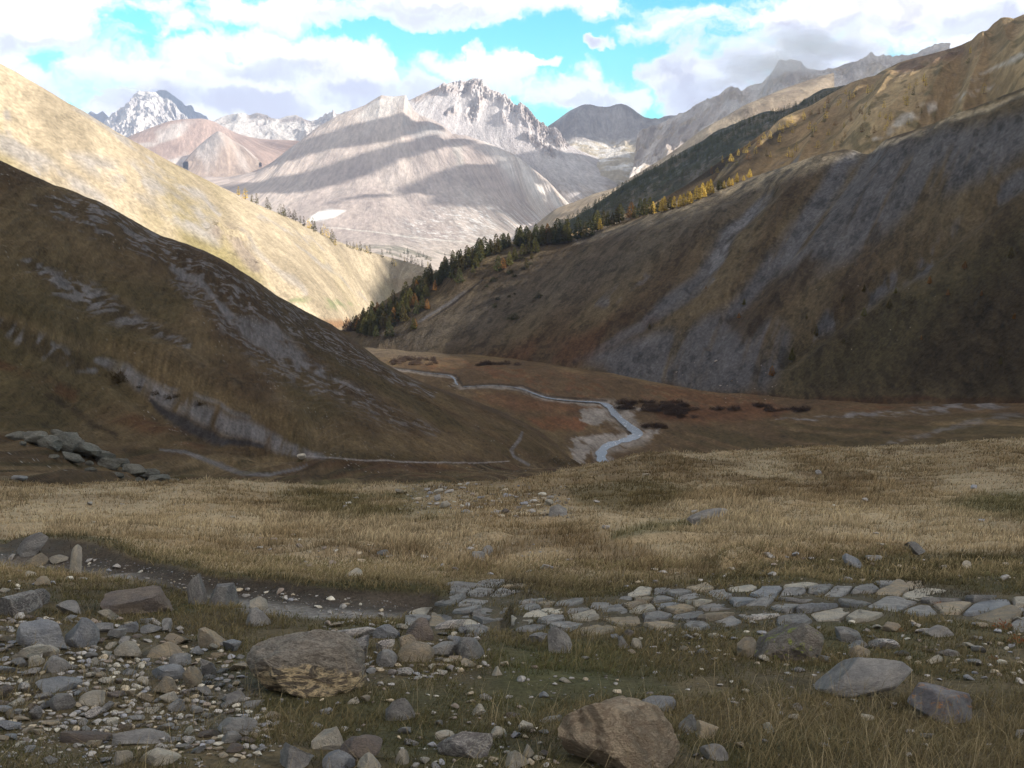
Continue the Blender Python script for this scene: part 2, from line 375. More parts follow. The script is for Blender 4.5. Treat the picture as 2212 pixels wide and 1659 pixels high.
# ---- sunlit left hill beyond it
def d_sunny(S):
    s, t = S['s'], S['t']; f = .25 + .75 * S['fade']
    g = sstep(300, 760, S['u'])
    d = 7 * sfbm(s / 190, t / 700, 3, 31) * f + 5.5 * ridged(s / 85, t / 900, 3, 32, rot=False) * g * f + 2.2 * sfbm(s / 30, t / 120, 3, 33) * f
    rk = stroke(S['u'], S['v'], [(462, 490, 14), (510, 515, 22), (560, 580, 10)], .8)
    return d + rk * 7 * ridged(s / 28, t / 28, 4, 35)
def c_sunny(S):
    u, v, s, t = S['u'], S['v'], S['s'], S['t']
    wu = u + 16 * fbm(s / 50, t / 50, 3, 41); wv = v + 14 * fbm(s / 50, t / 50, 3, 42)
    n1 = sfbm(s / 70, t / 420, 4, 43); n2 = fbm(s / 30, t / 30, 4, 44)
    c = mixc(STRAW * .88, STRAW * 1.15, sstep(-.3, .3, n1))
    c = mixc(c, OLIVE * 1.5, .85 * sstep(-.15, .5, sfbm(s / 120, t / 260, 3, 46) + .2 * n2) * (.45 + .55 * area(wu, wv, [(0, 300), (150, 330), (420, 470), (700, 600), (640, 680), (300, 560), (0, 400)], 60)))
    scr = np.maximum.reduce([area(wu, wv, [(0, 290), (60, 310), (120, 350), (215, 420), (260, 470), (170, 420), (60, 360), (0, 330)], 14),
                             area(wu, wv, [(150, 330), (284, 350), (370, 410), (446, 450), (480, 530), (400, 500), (302, 420), (200, 380)], 16),
                             stroke(wu, wv, [(300, 345, 4), (380, 395, 9), (444, 432, 9), (480, 470, 5)], .8), stroke(wu, wv, [(130, 212, 6), (200, 258, 9), (290, 316, 8), (330, 350, 4)], .8),
                             stroke(wu, wv, [(5, 245, 7), (25, 288, 7), (64, 345, 6), (90, 380, 4)], .8), .7 * stroke(wu, wv, [(520, 500, 6), (600, 580, 6), (660, 640, 4)], .9),
                             .7 * stroke(wu, wv, [(640, 530, 3), (720, 590, 4), (790, 650, 3)], .9), .7 * stroke(wu, wv, [(560, 470, 4), (640, 505, 6), (700, 540, 3)], .9)])
    c = mixc(c, C(.31, .285, .265), .85 * scr * sstep(-.5, .15, n2))
    c = mixc(c, C(.25, .205, .17), .85 * stroke(wu, wv, [(462, 490, 14), (510, 515, 20), (560, 580, 9)], .8) * sstep(-.4, .1, n2))
    c = mixc(c, C(.20, .15, .08), .6 * sstep(.1, .4, n2) * stroke(wu, wv, [(330, 365, 3), (390, 402, 4), (420, 430, 4), (450, 480, 6)], .8))
    c = mixc(c, C(.14, .19, .08), .6 * sstep(-.3, .3, n2) * stroke(wu, wv, [(630, 648, 4), (690, 656, 7), (745, 662, 6)], .9))
    c = mixc(c, C(.26, .14, .07), .8 * stroke(wu, wv, [(690, 690, 8), (730, 700, 10), (760, 700, 6)], .8))
    return c
crest = [(-300, -10, 620), (0, 145, 720), (100, 197, 770), (250, 284, 870), (400, 364, 1000), (520, 424, 1130), (650, 482, 1300), (730, 522, 1450), (800, 545, 1600), (870, 563, 1750), (930, 580, 1880), (975, 606, 1900)]
mid = [(-300, 340, 470), (30, 400, 560), (170, 420, 620), (340, 470, 700), (500, 515, 800), (620, 555, 900), (735, 596, 1130), (792, 606, 1340), (838, 600, 1530), (885, 592, 1690), (932, 590, 1850), (975, 612, 1850)]
base = [(-300, 700, 420), (60, 655, 480), (240, 650, 560), (430, 668, 650), (600, 690, 730), (725, 716, 810), (800, 690, 1130), (840, 655, 1420), (868, 632, 1620), (900, 610, 1760), (935, 600, 1850), (975, 620, 1820)]
far_left, S_FL = loft('sunlit_left_hillside', [crest, mid, base], ncol=800, nrow=520, bk=.3, drop=.3, disp=d_sunny, color=c_sunny, mat=M_sunny, base_extra=(.06, 25))

# ---- right hill
def d_right(S):
    s, t, u, v = S['s'], S['t'], S['u'], S['v']; f = .18 + .82 * sstep(0, 140, np.abs(S['row']))
    d = 5.5 * sfbm(s / 100, t / 260, 4, 61) * f + 1.6 * sfbm(s / 22, t / 90, 3, 62) * f + .5 * ridged(s / 9, t / 26, 3, 65) * f
    for pts, a in (([(1660, 426, 16), (1568, 508, 18), (1500, 620, 16)], 5), ([(1880, 330, 22), (1781, 426, 26), (1675, 568, 24), (1540, 727, 20)], 7),
                   ([(2212, 373, 20), (2030, 533, 22), (1887, 632, 20), (1700, 765, 20)], 5)):
        d -= a * stroke(u, v, pts, 1.0)
    d += 6 * stroke(u, v, [(1000, 600, 30), (1200, 560, 40), (1420, 520, 50), (1560, 480, 30)], 1.0) * f
    return d
def c_right(S):
    u, v, s, t = S['u'], S['v'], S['s'], S['t']
    wu = u + 18 * fbm(s / 22, t / 30, 3, 71); wv = v + 14 * fbm(s / 22, t / 30, 3, 72)
    n1 = sfbm(s / 34, t / 160, 4, 73); n2 = fbm(s / 12, t / 14, 4, 74); n3 = sfbm(s / 9, t / 70, 4, 75)
    c = mixc(BROWN * 1.2, STRAWD * .95, sstep(-.35, .45, n1 + .2 * n2))
    c = mixc(c, STRAW * .62, .8 * area(wu, wv, [(760, 715), (900, 690), (1060, 610), (1300, 530), (1500, 440), (1660, 400), (1560, 480), (1380, 590), (1200, 660), (1050, 740), (900, 770), (760, 740)], 50))
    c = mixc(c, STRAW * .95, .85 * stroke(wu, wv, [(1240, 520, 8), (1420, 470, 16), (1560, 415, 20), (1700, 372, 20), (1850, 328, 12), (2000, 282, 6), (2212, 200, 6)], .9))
    c = mixc(c, OLIVE * .9, .7 * area(wu, wv, [(1680, 800), (1900, 640), (2212, 470), (2500, 400), (2500, 880), (1700, 860)], 60))
    c = mixc(c, DBROWN * .95, .75 * area(wu, wv, [(1900, 850), (2050, 650), (2212, 560), (2500, 500), (2500, 880)], 70))
    g = np.maximum.reduce([.9 * area(wu, wv, [(1850, 335), (2030, 285), (2212, 245), (2400, 150), (2400, 230), (2150, 370), (1980, 440), (1830, 560), (1690, 620), (1700, 520), (1790, 430)], 25),
                           stroke(wu, wv, [(1660, 424, 10), (1568, 508, 15), (1533, 575, 13), (1461, 640, 12), (1400, 690, 10)], .7), stroke(wu, wv, [(1834, 340, 16), (1781, 426, 22), (1710, 533, 26), (1640, 610, 24), (1570, 690, 24), (1490, 750, 26)], .7),
                           area(wu, wv, [(1260, 770), (1426, 720), (1543, 715), (1675, 680), (1712, 722), (1692, 770), (1660, 848), (1497, 850), (1330, 815)], 22),
                           .8 * stroke(wu, wv, [(1530, 600, 8), (1430, 680, 12), (1330, 740, 10), (1250, 775, 6)], .8)])
    c = mixc(c, SCREE * .92, .9 * g * sstep(-.75, -.05, n3 + .35 * n2))
    c = mixc(c, PALE * .9, .75 * stroke(wu, wv, [(1655, 428, 5), (1575, 500, 8), (1538, 572, 9), (1528, 588, 4)], .7) * sstep(-.4, .2, n2))
    r3 = stroke(wu, wv, [(2212, 378, 16), (2100, 470, 18), (2012, 557, 20), (1887, 632, 18), (1799, 692, 16), (1710, 752, 14), (1653, 806, 10)], .8)
    c = mixc(c, SCREE * 1.0, .85 * r3 * sstep(-.05, .25, n2 + .3 * n3))
    c = mixc(c, DBROWN * .8, .6 * stroke(wu, wv, [(1760, 545, 5), (1690, 640, 8), (1600, 740, 6)], .8)); c = mixc(c, BROWN, .8 * area(wu, wv, [(1560, 690), (1640, 640), (1740, 560), (1790, 560), (1720, 650), (1600, 740)], 14))
    c = mixc(c, RUST * .8, .75 * area(wu, wv, [(980, 790), (1100, 745), (1250, 715), (1390, 660), (1420, 690), (1330, 740), (1250, 790), (1120, 800)], 22) * sstep(-.5, .3, n1 + n2 * .5))
    c = mixc(c, RUST * .62, .8 * stroke(wu, wv, [(1380, 838, 9), (1500, 856, 8), (1700, 868, 8), (1850, 872, 8), (2212, 872, 8)], .9))
    c = mixc(c, SCREE * 1.05, .8 * stroke(u, v, [(1037, 603, 1.2), (973, 653, 3.4), (905, 695, 2.6)], .8) * sstep(-.5, .2, n2)); c = mixc(c, SOIL_SHADE, .85 * stroke(u + 2 * n2, v, [(1042, 604, 2.4), (978, 657, 2.0), (925, 692, 1.2)], .7))  # dark line right of the gully is its shadow, painted on
    c = mixc(c, SCREE * .95, .7 * sstep(.0, .3, n2) * stroke(wu, wv, [(1300, 650, 10), (1340, 630, 16), (1400, 600, 10)], .8))
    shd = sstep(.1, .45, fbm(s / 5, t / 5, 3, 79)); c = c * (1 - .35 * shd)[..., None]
    lit_rim = stroke(wu, wv, [(1300, 494, 4), (1400, 462, 12), (1500, 430, 15), (1600, 402, 17), (1700, 372, 15), (1800, 338, 11), (1900, 314, 8), (2000, 280, 6), (2212, 196, 5)], .8) * sstep(-.5, .1, n2)  # brighter crest strip: sunlight on the edge painted into the grass colour
    return c * (np.array([.36, .375, .43]) * (1 - lit_rim[..., None]) + .95 * lit_rim[..., None])
crest = [(733, 719, 760), (770, 705, 750), (800, 672, 745), (900, 608, 735), (1000, 562, 735), (1080, 527, 735), (1150, 517, 735), (1250, 510, 730), (1350, 470, 700), (1500, 420, 660), (1640, 378, 620), (1800, 330, 560), (1900, 308, 520), (2000, 276, 480), (2100, 235, 440), (2212, 190, 400), (2500, 70, 330)]
base = [(733, 735, 700), (745, 738, 695), (765, 742, 690), (800, 747, 678), (850, 755, 660), (900, 760, 645), (950, 765, 630), (1020, 772, 605), (1110, 780, 575), (1230, 795, 530), (1340, 812, 490), (1450, 830, 450), (1560, 848, 410), (1680, 858, 375), (1800, 865, 345), (1950, 868, 315), (2500, 860, 240)]
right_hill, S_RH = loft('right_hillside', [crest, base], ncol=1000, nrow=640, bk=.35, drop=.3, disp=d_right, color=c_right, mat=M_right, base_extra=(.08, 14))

# ---- valley floor with gravel bars
STREAM = [(1372, 1062, 13), (1330, 1030, 15), (1306, 1004, 15), (1292, 984, 12), (1306, 966, 13), (1350, 953, 15), (1386, 940, 18), (1366, 926, 11), (1340, 908, 11), (1322, 890, 10), (1314, 873, 8), (1240, 868, 3.6), (1180, 861, 4.2), (1151, 851, 4.6), (1126, 840, 4), (1062, 834.5, 2.6), (1019, 836, 2.6), (993, 838, 2.6), (978, 832, 3.6), (988, 823, 3.6), (984, 814, 2.6), (920, 807, 2.2), (906, 804, 2), (850, 798, 1.6), (800, 793, 1.5), (765, 780, 1.5)]
def d_floor(S):
    d = .7 * fbm(S['s'] / 30, S['t'] / 30, 4, 81) + .25 * fbm(S['s'] / 6, S['t'] / 6, 3, 82)
    m = stroke(S['u'], S['v'], [(a, b, w * 1.25 + 1) for a, b, w in STREAM], .5)
    return d * (1 - .8 * m) - .8 * m
def c_floor(S):
    u, v, s, t = S['u'], S['v'], S['s'], S['t']
    wu = u + 16 * fbm(s / 12, t / 12, 4, 84) + 9 * fbm(s / 3, t / 3, 3, 88); wv = v + 6 * fbm(s / 12, t / 12, 4, 85) + 4 * fbm(s / 3, t / 3, 3, 89)
    n1 = fbm(s / 40, t / 40, 4, 86); n2 = fbm(s / 6, t / 6, 4, 87)
    c = mixc(BROWN * 1.05, STRAWD * .85, sstep(-.4, .5, n1 + .4 * n2))
    c = mixc(c, STRAW * .55, .8 * area(wu, wv, [(700, 700), (1000, 700), (1010, 765), (900, 775), (760, 770)], 14))
    c = mixc(c, RUST * .85, .7 * area(wu, wv, [(880, 790), (980, 775), (1200, 800), (1450, 838), (1800, 868), (2000, 872), (1900, 890), (1600, 890), (1420, 872), (1200, 855), (1100, 830), (960, 812)], 9) * sstep(-.35, .4, n1 + n2))
    c = mixc(c, RUST * 1.05, .85 * area(wu, wv, [(1140, 900), (1240, 900), (1270, 918), (1240, 930), (1170, 928)], 7)); c = mixc(c, RUST * 1.0, .5 * area(wu, wv, [(1020, 845), (1200, 868), (1290, 880), (1200, 895), (1060, 880)], 10))
    c = mixc(c, RUST * .7, .7 * area(wu, wv, [(1420, 880), (1700, 880), (1690, 905), (1500, 915), (1430, 905)], 10))
    c = mixc(c, OLIVE * .75, .6 * area(wu, wv, [(1000, 870), (1150, 885), (1250, 935), (1200, 985), (1050, 930)], 14) * sstep(-.4, .4, n1))
    c = mixc(c, OLIVE * .6, .65 * area(wu, wv, [(1430, 925), (1800, 905), (2300, 880), (2400, 1000), (1500, 1000)], 20) * sstep(-.5, .3, sfbm(s / 60, t / 8, 3, 91)))
    bar = np.maximum.reduce([area(wu, wv, p, 3.5) for p in ([(1250, 886), (1310, 876), (1325, 905), (1290, 919), (1248, 909)], [(1326, 876), (1384, 883), (1364, 899), (1340, 905)],
            [(1228, 948), (1293, 935), (1370, 934), (1378, 943), (1316, 964), (1265, 978), (1256, 1004), (1285, 1012), (1240, 1010), (1236, 975)], [(1390, 931), (1428, 924), (1418, 943), (1390, 950)])])
    bar = np.maximum(bar, .8 * stroke(wu, v, [(a, b, w + (3 if w > 6 else 1.0)) for a, b, w in STREAM], .5))
    c = mixc(c, C(.46, .43, .38), .9 * bar * sstep(-.7, -.1, n2))
    g = np.maximum(stroke(wu, wv, [(1680, 906, 2), (1817, 901, 4), (1994, 887, 7), (2212, 866, 12), (2400, 850, 14)], .7), .6 * stroke(wu, wv, [(1900, 962, 3), (2030, 933, 6), (2136, 905, 6), (2300, 880, 6)], .8))
    c = mixc(c, SCREE * 1.0, .9 * g * sstep(-.35, .15, n2 + .3 * n1)); c = mixc(c, SOIL_SHADE, .75 * stroke(u, v + 1.5 * n2, [(760, 776, 1.5), (850, 794, 2), (984, 810, 2.2), (1000, 834, 2.6), (1062, 830, 2.2), (1130, 834, 2.2), (1180, 856, 2.6), (1310, 866, 2.6)], .6))
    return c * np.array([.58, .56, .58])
fu = [650, 800, 950, 1100, 1300, 1500, 1750, 2000, 2212, 2500]
def frow(vs, ds): return [(a, b, c) for a, b, c in zip(fu, vs, ds)]
fl0 = frow([690, 700, 720, 740, 770, 810, 840, 850, 850, 845], [980, 920, 800, 720, 610, 510, 410, 350, 310, 270])
fl1 = frow([722, 738, 755, 768, 795, 830, 852, 860, 860, 853], [790, 720, 665, 610, 530, 455, 375, 325, 290, 252])
fl2 = frow([790, 795, 800, 812, 835, 860, 885, 895, 895, 885], [600, 560, 520, 490, 440, 400, 330, 280, 250, 225])
fl3 = frow([860, 865, 870, 890, 905, 915, 930, 940, 940, 930], [480, 460, 440, 415, 385, 350, 290, 240, 210, 190])
fl4 = frow([980, 985, 990, 995, 1000, 1000, 1000, 1010, 1000, 990], [370, 360, 350, 335, 320, 290, 235, 195, 170, 155])
fl5 = frow([1200, 1200, 1200, 1180, 1150, 1120, 1120, 1130, 1130, 1130], [235, 240, 245, 245, 235, 205, 160, 130, 115, 105])
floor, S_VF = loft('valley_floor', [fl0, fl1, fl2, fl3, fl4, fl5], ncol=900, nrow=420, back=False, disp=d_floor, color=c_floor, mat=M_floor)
# ---- larch slope far right
def d_larch(S):
    s, t = S['s'], S['t']; f = .08 + .92 * S['fade']
    d = 7 * (sfbm(s / 230, t / 700, 3, 101) - .4) * f + 26 * (ridged(s / 105, t / 620, 3, 102, rot=False) - .8) * f + 2 * sfbm(s / 30, t / 60, 3, 103) * f
    return d
def c_larch(S):
    u, v, s, t = S['u'], S['v'], S['s'], S['t']
    n1 = sfbm(s / 60, t / 200, 4, 104); n2 = fbm(s / 22, t / 22, 4, 105)
    c = mixc(C(.22, .155, .085), C(.36, .265, .15), sstep(-.4, .4, n1)); c = mixc(c, C(.11, .09, .05), .75 * sstep(.05, .45, n2 + .3 * n1))
    wu = u + 12 * n2; wv = v + 12 * n1
    c = mixc(c, C(.42, .38, .34), .8 * np.maximum(stroke(wu, wv, [(2150, 185, 5), (2000, 230, 10), (1930, 275, 8), (1890, 300, 4)], .8), stroke(wu, wv, [(2212, 120, 5), (2100, 170, 6)], .9)) * sstep(-.3, .2, n2))
    c = mixc(c, C(.17, .155, .15), .9 * sstep(.0, .3, n2) * stroke(wu, wv, [(1640, 370, 8), (1720, 350, 14), (1790, 330, 10)], .9))
    c = mixc(c, C(.055, .045, .03), .9 * area(wu, wv, [(1180, 545), (1300, 480), (1480, 395), (1600, 310), (1690, 255), (1720, 268), (1640, 350), (1560, 405), (1470, 445), (1330, 500)], 14) * sstep(-.7, .1, n1 + n2))  # left flank: dark vegetation, with its shade put into the colour too
    c = mixc(c, C(.12, .075, .06), .7 * stroke(wu, wv, [(1950, 150, 12), (2010, 125, 14), (2080, 100, 8)], .9))
    return c * 1.0
crest = [(1190, 524, 950), (1290, 490, 960), (1350, 473, 980), (1400, 450, 1000), (1480, 414, 1040), (1550, 372, 1090), (1610, 318, 1140), (1680, 268, 1180), (1760, 226, 1220), (1850, 185, 1250), (1950, 130, 1250), (2030, 108, 1200), (2100, 85, 1150), (2212, 28, 1050), (2500, -110, 850)]
base = [(1190, 536, 885), (1220, 533, 880), (1260, 527, 880), (1290, 512, 875), (1340, 497, 870), (1400, 478, 860), (1460, 457, 850), (1530, 438, 830), (1590, 418, 810), (1660, 398, 780), (1750, 372, 740), (1830, 347, 700), (1910, 332, 660), (2020, 297, 600), (2500, 112, 450)]
larch_slope, S_LS = loft('larch_slope', [crest, base], ncol=700, nrow=420, bk=.3, drop=.3, disp=d_larch, color=c_larch, mat=M_sunny, base_extra=(.06, 40))

# ---- dark wooded slope beyond
def d_wood(S):
    s, t = S['s'], S['t']; return (12 * sfbm(s / 200, t / 300, 4, 111) + 4 * fbm(s / 40, t / 40, 3, 112)) * (.3 + .7 * S['fade'])
def c_wood(S):
    n1 = fbm(S['s'] / 60, S['t'] / 60, 4, 114); n2 = fbm(S['s'] / 18, S['t'] / 18, 3, 115)
    c = mixc(C(.045, .05, .032), C(.10, .085, .055), sstep(-.3, .4, n1 + .3 * n2)); c = mixc(c, C(.16, .15, .145), .5 * sstep(.25, .5, n2)); return c
crest = [(1140, 525, 1500), (1200, 499, 1500), (1240, 472, 1520), (1290, 442, 1560), (1350, 402, 1600), (1420, 362, 1680), (1500, 320, 1760), (1560, 287, 1820), (1620, 256, 1880), (1665, 241, 1920), (1700, 243, 1900), (1740, 215, 1950), (1790, 190, 2000), (1850, 180, 2050), (1950, 150, 2100)]
base = [(1100, 560, 1200), (1150, 548, 1190), (1200, 535, 1180), (1250, 520, 1180), (1300, 505, 1190), (1350, 480, 1210), (1420, 445, 1240), (1480, 415, 1280), (1540, 380, 1320), (1600, 345, 1370), (1650, 310, 1420), (1700, 290, 1470), (1750, 260, 1520), (1830, 230, 1570), (1950, 195, 1600)]
wooded, S_WS = loft('wooded_slope', [crest, base], ncol=520, nrow=260, bk=.3, drop=.3, disp=d_wood, color=c_wood, mat=M_wood, base_extra=(.06, 40))

# ---- pale brown strip behind it
def d_strip(S): return 14 * sfbm(S['s'] / 300, S['t'] / 600, 4, 121) * (.3 + .7 * S['fade'])
def c_strip(S):
    n = sfbm(S['s'] / 90, S['t'] / 300, 4, 122); return mixc(C(.38, .30, .21), C(.27, .21, .15), sstep(-.3, .4, n))
crest = [(1120, 520, 2300), (1165, 478, 2350), (1201, 450, 2400), (1242, 435, 2450), (1285, 418, 2500), (1331, 406, 2580), (1359, 386, 2640), (1400, 361, 2740), (1432, 342, 2820), (1470, 314, 2940), (1530, 275, 3100), (1600, 236, 3300), (1680, 200, 3500), (1800, 160, 3700)]
base = [(u, v + 85, d * .72) for u, v, d in crest]
strip, _ = loft('brown_spur', [crest, base], ncol=420, nrow=180, bk=.3, drop=.25, disp=d_strip, color=c_strip, mat=M_far, base_extra=(.06, 60))

# ---- central mountain: the brown dome in front, with the valley plain at its foot
LIT = C(.40, .335, .275); MAUVE = C(.30, .235, .20)
def d_dome(S):
    s, t = S['s'], S['t']; f = .2 + .8 * S['fade']
    return (55 * sfbm(s / 700, t / 1600, 4, 131) + 16 * sfbm(s / 190, t / 700, 4, 132)) * f * (1 - .85 * sstep(470, 540, S['v']))
def c_dome(S):
    u, v, s, t = S['u'], S['v'], S['s'], S['t']
    wu = u + 22 * fbm(s / 250, t / 250, 4, 133); wv = v + 12 * fbm(s / 250, t / 250, 4, 134)
    n1 = sfbm(s / 300, t / 900, 4, 135); n2 = fbm(s / 90, t / 90, 4, 136)
    c = mixc(C(.50, .43, .375), C(.39, .325, .29), sstep(-.35, .4, n1 + .2 * n2))
    c = mixc(c, C(.62, .57, .52), .85 * area(wu, wv, [(800, 222), (830, 203), (880, 206), (945, 240), (935, 258), (900, 240), (870, 222), (850, 250), (790, 262), (770, 255)], 10))
    c = mixc(c, C(.42, .40, .38), .7 * area(wu, wv, [(880, 285), (940, 262), (975, 290), (900, 298)], 10))
    c = mixc(c, C(.47, .43, .38), .8 * stroke(wu, wv, [(990, 325, 10), (985, 350, 8)], .8))
    c = mixc(c, C(.72, .67, .62), .9 * area(wu, wv, [(1040, 300), (1110, 330), (1200, 410), (1260, 470), (1180, 440), (1100, 380)], 25) * sstep(-.5, .2, sfbm(s / 90, t / 900, 4, 138)))
    c = mixc(c, C(.85, .83, .80), .95 * area(u + 5 * n2, v, [(660, 478), (685, 458), (715, 452), (745, 455), (720, 470), (690, 477)], 4))
    sp = sstep(.30, .42, fbm(s / 16, t / 16, 2, 139)) * area(wu, wv, [(860, 480), (1040, 430), (1170, 470), (1200, 510), (1000, 530), (880, 520)], 40)
    c = mixc(c, C(.75, .73, .7), .8 * sp)
    c = mixc(c, C(.6, .56, .5), .8 * stroke(u, v + 2 * n2, [(690, 490, 1), (800, 500, 1.2), (930, 517, 1.6), (1000, 522, 1.4), (1080, 538, 1.8)], .6))
    c = mixc(c, C(.11, .12, .07), .6 * sstep(.12, .4, n2) * area(wu, wv, [(560, 535), (1150, 515), (1150, 560), (600, 570)], 12))
    return c
sky_dome = [(330, 440), (444, 388), (497, 385), (554, 371), (586, 351), (632, 316), (657, 298), (692, 270), (728, 249), (760, 236), (785, 227), (810, 213), (824, 205), (850, 208), (877, 206), (884, 222), (893, 236), (906, 249), (930, 256), (956, 270), (977, 289), (1009, 293), (1062, 312), (1110, 335), (1160, 372), (1200, 410), (1240, 455), (1290, 505)]
crest = [(330, 440, 4300), (440, 390, 4500), (554, 371, 4800), (632, 316, 5100), (692, 270, 5300), (760, 236, 5450), (824, 207, 5600), (880, 215, 5500), (930, 256, 5300), (980, 289, 5150), (1062, 312, 5000), (1120, 342, 4700), (1180, 392, 4200), (1240, 455, 3600), (1330, 520, 3000)]
mid = [(330, 470, 3900), (440, 440, 3950), (540, 425, 4050), (600, 410, 4150), (650, 400, 4250), (720, 395, 4300), (800, 390, 4330), (860, 390, 4330), (910, 395, 4300), (960, 400, 4250), (1020, 410, 4150), (1080, 425, 4000), (1140, 450, 3700), (1210, 490, 3300), (1330, 530, 2850)]
foot = [(330, 520, 3200), (440, 515, 3200), (540, 515, 3200), (600, 512, 3200), (650, 512, 3200), (720, 512, 3200), (800, 512, 3200), (860, 512, 3200), (910, 512, 3200), (960, 512, 3200), (1020, 512, 3200), (1080, 512, 3150), (1140, 514, 3100), (1210, 522, 3000), (1330, 540, 2800)]
plain = [(u, 551, 2650) for u, v, d in foot]
plain2 = [(u, 572, 2250) for u, v, d in foot]
plain3 = [(u, 620, 1950) for u, v, d in foot]
dome, S_DM = loft('central_mountain_dome', [crest, mid, foot, plain, plain2, plain3], ncol=760, nrow=420, skyline=sky_dome, bk=.10, drop=.35, disp=d_dome, color=c_dome, mat=M_far)

# ---- rocky peak behind the dome
def crag_mask(u, v):
    return np.maximum.reduce([stroke(u, v, [(955, 192, 10), (990, 190, 16), (1030, 188, 20), (1055, 205, 14)], .7), stroke(u, v, [(1075, 205, 10), (1110, 228, 14), (1150, 258, 16), (1185, 290, 14), (1215, 312, 12)], .7),
                              stroke(u, v, [(1042, 205, 8), (1030, 225, 14), (1018, 250, 12)], .8), .8 * stroke(u, v, [(965, 244, 6), (985, 240, 8)], .8), .8 * stroke(u, v, [(1084, 246, 4), (1090, 262, 6)], .8), .9 * stroke(u, v, [(1135, 290, 6), (1175, 320, 12), (1195, 335, 8)], .8)])
def d_peak(S):
    s, t = S['s'], S['t']; cm = crag_mask(S['u'], S['v'])
    f = .35 + .65 * sstep(0, 30, np.abs(S['row']))
    f2 = .10 + .90 * sstep(0, 26, np.abs(S['row']))
    r = ridged(s / 95, t / 230, 5, 141, .55); r2 = ridged(s / 40, t / 60, 4, 143, .6)
    d = 22 * sfbm(s / 420, t / 1500, 4, 142) * f + cm * (22 * r * f2 + 16 * r2 * f2)
    return d, -cm * (50 * r + 24 * r2) * (.15 + .85 * f2)
def c_peak(S):
    u, v, s, t = S['u'], S['v'], S['s'], S['t']; n = sfbm(s / 130, t / 900, 4, 144); n2 = fbm(s / 50, t / 50, 4, 145); cm = crag_mask(u, v)
    c = mixc(C(.56, .52, .50), C(.46, .42, .41), sstep(-.3, .4, n))
    c = mixc(c, C(.38, .28, .21), .7 * stroke(u + 8 * n2, v + 5 * n2, [(895, 214, 6), (930, 200, 6), (960, 188, 5)], .8))
    c = mixc(c, C(.36, .29, .25), .6 * cm * sstep(-.4, .3, n2)); c = mixc(c, C(.36, .30, .24), .7 * sstep(-.2, .4, n + n2) * sstep(370, 420, v))
    return c
sky_peak = [(860, 225), (895, 212), (899, 209), (930, 195), (956, 185), (972, 179), (988, 176), (996, 177), (1003, 181), (1012, 176), (1024, 171), (1036, 172), (1044, 174), (1050, 182), (1056, 190), (1061, 195), (1068, 197), (1078, 199), (1085, 207), (1092, 206), (1098, 215), (1102, 214), (1106, 222), (1112, 229), (1118, 227), (1123, 221), (1127, 222), (1132, 230), (1138, 234), (1146, 244), (1153, 253), (1160, 263), (1168, 271), (1172, 269), (1178, 278), (1186, 281), (1194, 279), (1203, 281), (1209, 294), (1214, 304), (1226, 313), (1242, 321), (1280, 335), (1340, 352), (1410, 372)]
crest = [(850, 232, 6300), (900, 209, 6400), (956, 185, 6500), (1003, 179, 6500), (1044, 174, 6450), (1080, 200, 6350), (1112, 226, 6250), (1150, 250, 6100), (1185, 280, 5950), (1212, 300, 5800), (1245, 321, 5600), (1300, 340, 5400), (1420, 374, 5200)]
mid = [(850, 300, 5700), (900, 295, 5750), (950, 292, 5800), (990, 290, 5850), (1025, 290, 5850), (1065, 292, 5750), (1105, 298, 5600), (1145, 312, 5450), (1185, 330, 5300), (1220, 345, 5200), (1260, 358, 5100), (1320, 370, 5000), (1420, 385, 4900)]
low = [(850, 380, 5000), (900, 375, 5000), (950, 370, 5000), (1000, 370, 4950), (1060, 375, 4900), (1110, 385, 4750), (1150, 400, 4600), (1190, 420, 4400), (1230, 430, 4250), (1270, 440, 4150), (1310, 445, 4100), (1360, 440, 4100), (1420, 430, 4100)]
low2 = [(u, 480, 4050) for u, v, d in low]
peak, S_PK = loft('central_mountain_peak', [crest, mid, low, low2], ncol=640, nrow=400, skyline=sky_peak, bk=.08, drop=.8, disp=d_peak, color=c_peak, mat=M_rock)

# ---- blue mountain and pale rock peaks to the right
def d_blue(S): s, t = S['s'], S['t']; f = .2 + .8 * sstep(0, 40, np.abs(S['row'])); return (60 * ridged(s / 420, t / 1300, 3, 151, rot=False) + 14 * ridged(s / 110, t / 500, 3, 154)) * f * (1 - .8 * sstep(305, 330, S['v']))
def c_blue(S):
    u, v, s, t = S['u'], S['v'], S['s'], S['t']; n = sfbm(s / 160, t / 700, 4, 152); n2 = fbm(s / 70, t / 70, 4, 153)
    c = mixc(C(.22, .19, .17), C(.33, .30, .28), sstep(-.3, .4, n))
    p = sstep(296, 312, v + 8 * n2); c = mixc(c, mixc(C(.42, .36, .26), C(.55, .52, .48), sstep(-.1, .4, n2 + n)), p)
    c = mixc(c, C(.8, .79, .77), .8 * sstep(-.2, .3, n2) * stroke(u + 10 * n2, v, [(1230, 340, 5), (1310, 352, 9), (1400, 362, 7)], .7)); return c
sky_blue = [(1120, 330), (1183, 276), (1198, 264), (1215, 252), (1240, 237), (1252, 231), (1264, 228), (1276, 229), (1289, 233), (1303, 235), (1318, 233), (1330, 229), (1341, 228), (1352, 231), (1364, 237), (1378, 246), (1392, 252), (1408, 255), (1424, 256), (1453, 251), (1480, 243), (1540, 222)]
crest = [(1120, 330, 7400), (1183, 276, 7500), (1240, 237, 7600), (1290, 233, 7600), (1341, 229, 7600), (1392, 252, 7400), (1453, 251, 7000), (1540, 222, 6800)]
r2 = [(1120, 345, 6600), (1183, 310, 6600), (1240, 300, 6600), (1290, 298, 6600), (1341, 298, 6500), (1392, 300, 6400), (1453, 300, 6200), (1540, 290, 6000)]
